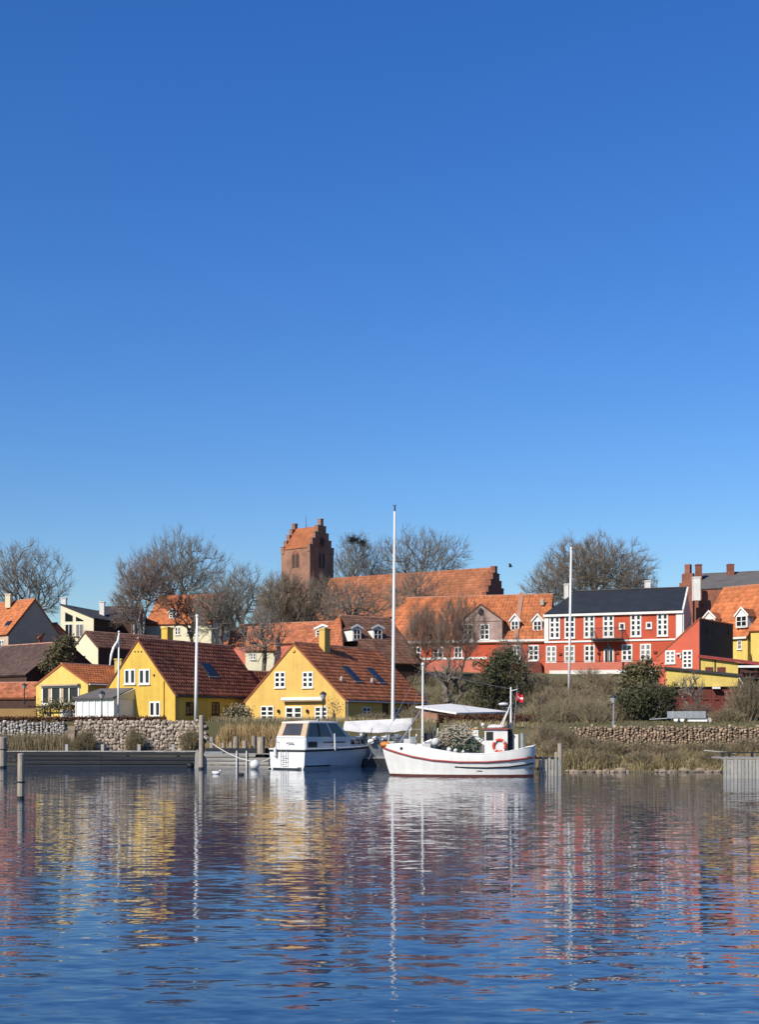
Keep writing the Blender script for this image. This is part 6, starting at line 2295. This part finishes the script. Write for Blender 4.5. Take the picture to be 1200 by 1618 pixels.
# --- large bare trees
TREES = 'bare trees behind the houses'
bare_tree('bare_tree', 'bare spreading tree rising behind the orange house at far left', 44, 190, 852, 1000, 40, 72, n=700, seed=2, fork_py=985, twig=6, tl=1.5, group=TREES, tw_r=.026)
bare_tree('bare_tree', 'tallest round crowned bare tree, standing left of the church tower', 285, 200, 834, 985, 285, 72, n=820, seed=3, fork_py=950, twig=6, tl=1.5, group=TREES, tw_r=.026)
bare_tree('bare_tree', 'bare tree with wide low crown between the round crown and tower', 385, 195, 884, 1010, 378, 62, n=600, seed=4, fork_py=985, twig=6, tl=1.4, group=TREES, tw_r=.026)
bare_tree('bare_tree', 'bare tree with rook nests just right of the church tower', 563, 250, 843, 960, 566, 50, n=640, seed=5, fork_py=935, twig=6, tl=1.6, group=TREES, tw_r=.03)
bare_tree('bare_tree', 'wide bare tree behind the church nave, right of the tall mast', 664, 252, 834, 950, 664, 82, n=820, seed=6, fork_py=940, twig=6, tl=1.7, group=TREES, tw_r=.03)
bare_tree('bare_tree', 'dense dark bare tree behind the black slate roof', 935, 190, 842, 985, 938, 98, n=1300, seed=7, fork_py=955, twig=8, tl=1.4, group=TREES, tw_r=.026, twigm=M_twig_br)
bare_tree('bare_tree', 'lower bare crown left of the dense tree by the slate roof', 868, 185, 888, 985, 866, 46, n=300, seed=8, fork_py=960, twig=6, tl=1.2, group=TREES, tw_r=.024)
bare_tree('bare_tree', 'small bare crown right of the dense tree, beside a white chimney', 1012, 187, 880, 975, 1006, 36, n=260, seed=9, fork_py=955, twig=6, tl=1.2, group=TREES, tw_r=.024)
MIDT = 'bare trees among the houses'
bare_tree('bare_tree', 'brownish thicket-like tree in front of the church tower base', 452, 140, 900, 1045, 452, 56, n=1050, seed=10, fork_py=1015, twig=8, tl=1.0, group=MIDT, tw_r=.019, twigm=M_twig_br, trunks=3)
bare_tree('bare_tree', 'dark branching bare tree before the church roof', 553, 145, 915, 1010, 560, 62, n=380, seed=11, fork_py=985, twig=6, tl=.9, group=MIDT, tw_r=.018, trunk_r=1.1)
bare_tree('bare_tree', 'bare tree with dark limbs between the two yellow houses', 425, 116, 955, 1060, 414, 42, n=240, seed=12, fork_py=1035, twig=5, tl=.8, group=MIDT, tw_r=.016, trunks=2, trunk_r=1.0)
bare_tree('bare_tree', 'bushy bare tree behind the chimney of the left yellow house', 352, 135, 925, 1020, 345, 44, n=560, seed=13, fork_py=1000, twig=7, tl=.9, group=MIDT, tw_r=.018, trunks=3)
bare_tree('birch_tree', 'white stemmed birch with reddish twigs behind the left yellow gable', 223, 138, 872, 985, 232, 52, n=600, seed=14, fork_py=955, twig=7, tl=1.1, bark=M_birch, twigm=M_twig_red, group=MIDT, tw_r=.019, trunks=3, trunk_r=.6)
bare_tree('birch_tree', 'smaller pale birch leaning left of the white stemmed birch', 214, 136, 930, 1000, 200, 28, n=150, seed=15, fork_py=985, twig=6, tl=.9, bark=M_birch, twigm=M_twig_red, group=MIDT, tw_r=.019, trunks=2, trunk_r=.7)
bare_tree('bare_tree', 'slender brown twigged tree before the long red row house, left one', 676, 121, 955, 1062, 672, 36, n=520, seed=16, fork_py=1046, twig=7, tl=1.0, group=MIDT, tw_r=.013, twigm=M_twig_red, trunks=4, up=1.3, trunk_r=.6, r_leaf=.02)
bare_tree('bare_tree', 'slender brown twigged tree in front of the gabled wall dormer', 722, 119, 940, 1070, 726, 42, n=600, seed=17, fork_py=1050, twig=7, tl=1.0, group=MIDT, tw_r=.013, twigm=M_twig_red, trunks=6, up=1.3, trunk_r=.6, r_leaf=.02)
bare_tree('bare_tree', 'gnarled pollard with thick knotted trunk above the white shed roof', 712, 106, 1040, 1095, 708, 30, n=70, seed=18, fork_py=1085, twig=4, tl=.6, group=MIDT, tw_r=.013, trunks=5, trunk_r=2.3)
bare_tree('bare_tree', 'low dark branched tree before the right end of the row house', 822, 118, 1000, 1080, 815, 44, n=200, seed=19, fork_py=1062, twig=5, tl=.8, group=MIDT, tw_r=.015, trunks=3)
bare_tree('bare_tree', 'bare tree veiling the lower left corner of the church roof', 512, 150, 905, 1010, 508, 44, n=420, seed=24, fork_py=990, twig=6, tl=.9, group=MIDT, tw_r=.018, twigm=M_twig_br, trunks=3, trunk_r=.8)
bare_tree('bare_tree', 'bare tree standing before the church roof right of the tall mast', 655, 150, 900, 985, 655, 52, n=360, seed=25, fork_py=962, twig=5, tl=1.0, group=MIDT, tw_r=.018, trunk_r=.8)
bare_tree('bare_tree', 'thin bare tree veiling the orange roofed cream house', 300, 141, 925, 1010, 298, 40, n=260, seed=23, fork_py=998, twig=6, tl=.9, group=MIDT, tw_r=.018, twigm=M_twig_br, trunks=3)
bare_tree('bare_tree', 'thin bare shrub tree growing before the yellow outbuilding', 1098, 97, 1058, 1118, 1092, 28, n=110, seed=20, fork_py=1112, twig=4, tl=.5, group=MIDT, tw_r=.010, trunks=3)

for px, py, s_, lab in ((558, 853, .75, 'large dark rook nest in the tree top right of the church tower'), (573, 858, .5, 'smaller dark rook nest right of the large nest')):
    rg2 = np.random.default_rng(int(px))
    c = P(px, py, 248)
    k = 160
    p0 = c + rg2.normal(size=(k, 3)) * [s_ * .6, s_ * .6, s_ * .35]
    p1 = p0 + rg2.normal(size=(k, 3)) * .5
    v, f = seg_mesh(p0, p1, np.full(k, .05), np.full(k, .03))
    o_ = link('rook_nest', fast_mesh('rook_nest', v, f, M_bird, c))
    o_.location = [float(q) for q in c]
    tag(o_, lab, 'nest', 'rook nests')

# --- evergreens


def EC(px, py, D, rx, ry, k):
    s = D / FPX
    return (P(px, py, D), V(rx * s, rx * s * .8, ry * s), k)


def GB(px, D):
    x = PX(px, D)
    return V(x, D, ground(x, D))


evergreen('evergreen_tree', 'broad dark evergreen above the white shed roof and boat mast', [EC(788, 1085, 104, 42, 44, 150), EC(772, 1098, 103, 32, 30, 70), EC(812, 1098, 103.5, 26, 30, 60), EC(790, 1050, 104, 20, 26, 40)], M_ever, 31, GB(790, 104))
evergreen('evergreen_tree', 'tall olive evergreen rising against the red house base', [EC(1010, 1086, 98, 28, 28, 70), EC(1002, 1062, 98, 12, 18, 20), EC(1024, 1052, 98, 8, 16, 8), EC(1036, 1068, 98, 10, 14, 8)], M_ever2, 32, GB(1008, 98))
evergreen('evergreen_tree', 'dark evergreen thicket left of the trailer', [EC(1022, 1112, 92, 44, 32, 150), EC(1000, 1122, 91, 28, 22, 60), EC(1050, 1115, 93, 22, 28, 50)], M_ever, 33, GB(1022, 92))
evergreen('evergreen_tree', 'green evergreen before the cream cottage at left', [EC(92, 1040, 113, 22, 26, 70), EC(104, 1022, 113, 14, 22, 30), EC(82, 1050, 113, 16, 16, 30)], M_ever2, 34, GB(92, 113))
evergreen('garden_shrub', 'clipped round shrub between the two yellow houses', [EC(375, 1132, 93, 21, 13, 60)], M_scrub_g, 35, GB(375, 93), cat='shrub', trunk=False, size=.1)
evergreen('climbing_vine', 'green climbing vine trailing over the pergola of the small yellow house', [EC(95, 1116, 102.6, 30, 6, 50), EC(68, 1125, 102.8, 6, 10, 14), EC(130, 1118, 102.5, 9, 10, 20)], M_ever2, 36, P(95, 1135, 102.6), cat='vine', trunk=False, size=.09, per=24)
evergreen('golden_shrub', 'golden brown shrub at the right corner of the warm yellow gable', [EC(528, 1122, 96, 13, 16, 22)], M_reed, 37, GB(528, 96), cat='shrub', trunk=True, size=.08, per=14)
# clipped hedges
for (xa, xb_, D, z1py, lab, sd) in ((692, 856, 87.3, 1129, 'long brown beech hedge behind the fishing boat', 41), (150, 262, 90.0, 1132.5, 'low dark hedge on top of the stone wall', 42), (-20, 150, 89.5, 1133, 'low russet hedge on the wall at left', 43)):
    rng = np.random.default_rng(sd)
    x0, x1 = PX(xa, D), PX(xb_, D)
    zb2, zt2 = ground((x0 + x1) / 2, D) - .1, PZ(z1py, D)
    D2_ = D
    n = int((x1 - x0) * (zt2 - zb2 + .6) * 520)
    p = np.stack([rng.uniform(x0, x1, n), rng.uniform(D - .35, D + .35, n), zb2 + (zt2 - zb2) * rng.random(n) ** .7], 1) + rng.normal(size=(n, 3)) * .05
    a = unit(rng.normal(size=(n, 3)))
    b_ = unit(np.cross(a, rng.normal(size=(n, 3))))
    s = rng.uniform(.04, .09, (n, 1))
    vs = np.stack([p - a * s, p + b_ * s * .6, p + a * s, p - b_ * s * .6], 1).reshape(-1, 3)
    c = V((x0 + x1) / 2, D, zb2)
    tint = np.clip((p[:, 0] * 1.7 % 1) * .4 + rng.random(n) * .6, 0, 1)
    h_ = thing('hedge', lab, 'hedge', c)
    lf = link('leaves', fast_mesh('leaves', vs, np.arange(n * 4).reshape(-1, 4), M_beech, c, tint), h_)
    lf['kind'] = 'stuff'
    k = int((x1 - x0) * 6)
    p0 = np.stack([rng.uniform(x0, x1, k), rng.uniform(D - .2, D + .2, k), np.full(k, zb2)], 1)
    p1 = p0 + np.stack([rng.normal(size=k) * .15, rng.normal(size=k) * .1, np.full(k, (zt2 - zb2) * .9)], 1)
    v, f = seg_mesh(p0, p1, np.full(k, .03), np.full(k, .012))
    sm_ = link('stems', fast_mesh('stems', v, f, M_bark, c), h_)
    sm_['kind'] = 'stuff'

# --- brown scrub covering the slope below the red house
rng = np.random.default_rng(55)
segs = []
for i in range(120):
    D = rng.uniform(100, 123.5)
    px = rng.uniform(838, 1062)
    x = PX(px, D)
    g = ground(x, D)
    h_ = rng.uniform(1.4, 2.4) if D < 116 else rng.uniform(.9, 1.5)
    segs.append(bush_segs(rng, V(x, D, g - .1), rng.uniform(.9, 1.7), rng.uniform(.9, 1.4), h_, 75, 5, r_=.017))
v, f = seg_mesh(*[np.concatenate([s[k] for s in segs]) for k in range(4)])
tt = np.repeat(rng.random(len(f) // 3), 3)
sc_ = link('scrub', fast_mesh('scrub', v, f, M_scrub, (0, 0, 0), tt))
tag(sc_, 'brown leafless scrub covering the slope below the red house', 'scrub', None, 'stuff')
rng = np.random.default_rng(56)
segs = []
for i in range(46):
    D = rng.uniform(86, 100)
    px = rng.uniform(835, 985)
    x = PX(px, D)
    segs.append(bush_segs(rng, V(x, D, ground(x, D) - .1), rng.uniform(.8, 1.5), rng.uniform(.8, 1.2), rng.uniform(1.0, 1.9), 70, 5, r_=.014))
v, f = seg_mesh(*[np.concatenate([s[k] for s in segs]) for k in range(4)])
tt = np.repeat(rng.random(len(f) // 3), 3)
sc_ = link('scrub', fast_mesh('scrub', v, f, M_scrub_g, (0, 0, 0), tt))
tag(sc_, 'tangled olive brown scrub between the street lamp and the hedge', 'scrub', None, 'stuff')
# scrub further left, under the row house and between gardens
rng = np.random.default_rng(57)
segs = []
for i in range(110):
    D = rng.uniform(100, 124)
    px = rng.uniform(640, 850)
    x = PX(px, D)
    segs.append(bush_segs(rng, V(x, D, ground(x, D) - .1), rng.uniform(.9, 1.5), rng.uniform(.8, 1.2), rng.uniform(.8, 1.7), 60, 5, r_=.016))
for i in range(40):
    D = rng.uniform(112, 128)
    px = rng.uniform(0, 200)
    x = PX(px, D)
    segs.append(bush_segs(rng, V(x, D, ground(x, D) - .1), rng.uniform(.9, 1.5), rng.uniform(.8, 1.2), rng.uniform(.8, 1.7), 50, 5, r_=.016))
v, f = seg_mesh(*[np.concatenate([s[k] for s in segs]) for k in range(4)])
tt = np.repeat(rng.random(len(f) // 3), 3)
sc_ = link('scrub', fast_mesh('scrub', v, f, M_scrub_g, (0, 0, 0), tt))
tag(sc_, 'brown garden undergrowth on the hillside behind the houses', 'scrub', None, 'stuff')

# --- right bank: dry grass, mounded bushes
rng = np.random.default_rng(60)
n = 32000
x = rng.uniform(PX(835, 73), PX(1260, 76), n)
y = rng.uniform(73.4, 77.35, n)
z = np.array([ground(a_, b2) for a_, b2 in zip(x, y)])
clump = .55 + .45 * np.sin(x * 2.1 + 1.3 * np.sin(y * 1.7)) * np.sin(y * 2.3 + x)
h = (.35 + .55 * np.clip(clump, 0, 1)) * rng.uniform(.6, 1.15, n)
h = np.where(y > 76.6, np.minimum(h, .8), h)
h = h * np.clip(1.5 - (x - PX(840, 75)) / 9.0, 1.0, 1.5)
blades('bank_grass', 'dry olive grass tufts covering the right bank', np.stack([x, y, z - .03], 1), h, rng.uniform(.02, .045, n), .35, M_drygrass, 61)
n = 9000
x = rng.uniform(PX(860, 78), PX(1300, 84), n)
y = rng.uniform(77.8, 90, n)
z = np.array([ground(a_, b2) for a_, b2 in zip(x, y)])
blades('lawn', 'short green grass around the trailer', np.stack([x, y, z - .02], 1), rng.uniform(.08, .22, n), rng.uniform(.02, .04, n), .4, M_green, 62)
BB = [(862, 76.4, 30, 1.75), (897, 76.2, 34, 1.5), (930, 75.6, 30, 1.2), (875, 75.0, 26, 1.15), (968, 75.4, 32, 1.05), (1010, 75.8, 36, .95), (1050, 75.4, 32, .95), (1092, 75.6, 34, .9), (1130, 75.5, 30, 1.0), (1180, 76.0, 36, 1.1), (915, 74.3, 24, .8), (955, 74.2, 26, .8), (1012, 74.2, 26, .8), (1068, 74.2, 26, .75), (1120, 74.3, 24, .8)]
for i, (px, D, rx, h_) in enumerate(BB):
    x = PX(px, D)
    od_ = ORD[sorted(q[0] for q in BB).index(px)]
    bush('bank_bush', '%s leafless olive brown bush from the left on the right bank' % od_, V(x, D, ground(x, D) - .08), rx * D / FPX, .9, h_ * 1.2, 360, M_scrub_g if i % 3 else M_scrub, 70 + i, group='bushes on the right bank', r_=.015, subs=7)
bush('bare_shrub', 'large bare shrub before the dark carport at right edge', GB(1180, 93), 1.7, 1.3, 3.1, 420, M_scrub, 90, r_=.013, subs=8)
bush('bare_shrub', 'low bare shrub on the bank right of the loose wheel', GB(1150, 88), 1.6, 1.0, 1.0, 260, M_scrub_g, 91, r_=.012, subs=7)
bush('bare_shrub', 'red twigged shrub before the brown timber store', GB(1100, 96), 1.9, .8, 1.5, 260, M_twig_red, 92, r_=.012, subs=6)
# shrubs on the left stone wall
for px, D, rx, h_, lab, sd in ((135, 86.9, .85, 1.75, 'grey brown shrub at the left end of the field stone wall', 93), (212, 87.2, .72, 1.7, 'grey brown shrub in the middle of the field stone wall', 94), (300, 87.2, .75, 1.75, 'grey brown shrub at the right end of the field stone wall', 95), (120, 86.6, .6, 1.0, 'low shrub at the foot of the stone steps', 96)):
    x = PX(px, D)
    bush('wall_shrub', lab, V(x, D, .75), rx, .45, h_, 300, M_oldgrass, sd, r_=.011, subs=7)
bush('garden_shrub', 'low tawny shrub along the shaded wall of the warm yellow house', GB(590, 95), 1.5, .5, .75, 200, M_scrub, 97, r_=.012)
# dry stalks under the left wall, reeds behind the short jetty
rng = np.random.default_rng(63)
n = 5200
x = rng.uniform(PX(-30, 87), PX(106, 87), n)
y = rng.uniform(86.3, 87.5, n)
z = np.array([ground(a_, b2) for a_, b2 in zip(x, y)])
blades('dry_stalks', 'band of dry grey stalks below the left stone wall', np.stack([x, y, z - .03], 1), rng.uniform(1.0, 1.75, n), rng.uniform(.018, .04, n), .10, M_oldgrass, 64)
n = 7500
x = rng.uniform(PX(322, 86), PX(470, 86), n)
y = rng.uniform(85.3, 87.9, n)
z = np.array([ground(a_, min(b2, float(yw(a_)) - .1)) for a_, b2 in zip(x, y)])
hh = np.where(y > 86.5, rng.uniform(1.5, 2.35, n), rng.uniform(.9, 1.7, n))
hh = hh * np.clip((x - PX(316, 86)) / 1.6, .45, 1)
blades('reed_bed', 'tall straw coloured reed bed behind the short jetty', np.stack([x, y, z - .03], 1), hh, rng.uniform(.022, .05, n), .07, M_reed, 65, cat='reeds')
n = 2600
x = rng.uniform(PX(325, 87), PX(560, 87), n)
y = rng.uniform(88.5, 91, n)
z = np.array([ground(a_, b2) for a_, b2 in zip(x, y)])
blades('dry_grass', 'dry brown grass on the bank top before the yellow houses', np.stack([x, y, z - .03], 1), rng.uniform(.15, .5, n), rng.uniform(.02, .04, n), .2, M_oldgrass, 66)
# middle shore behind the boats
n = 6000
x = rng.uniform(PX(540, 82), PX(850, 78), n)
off = rng.uniform(-2.4, 1.2, n)
y = np.array([float(yw(a_)) for a_ in x]) + off
z = np.array([ground(a_, b2) for a_, b2 in zip(x, y)])
blades('shore_grass', 'dry grass on the shore behind the moored boats', np.stack([x, y, z - .03], 1), np.where((off < -.2) & (x < PX(672, 86)), rng.uniform(.5, 1.6, n), rng.uniform(.15, .4, n)), rng.uniform(.02, .045, n), .2, M_drygrass, 67)
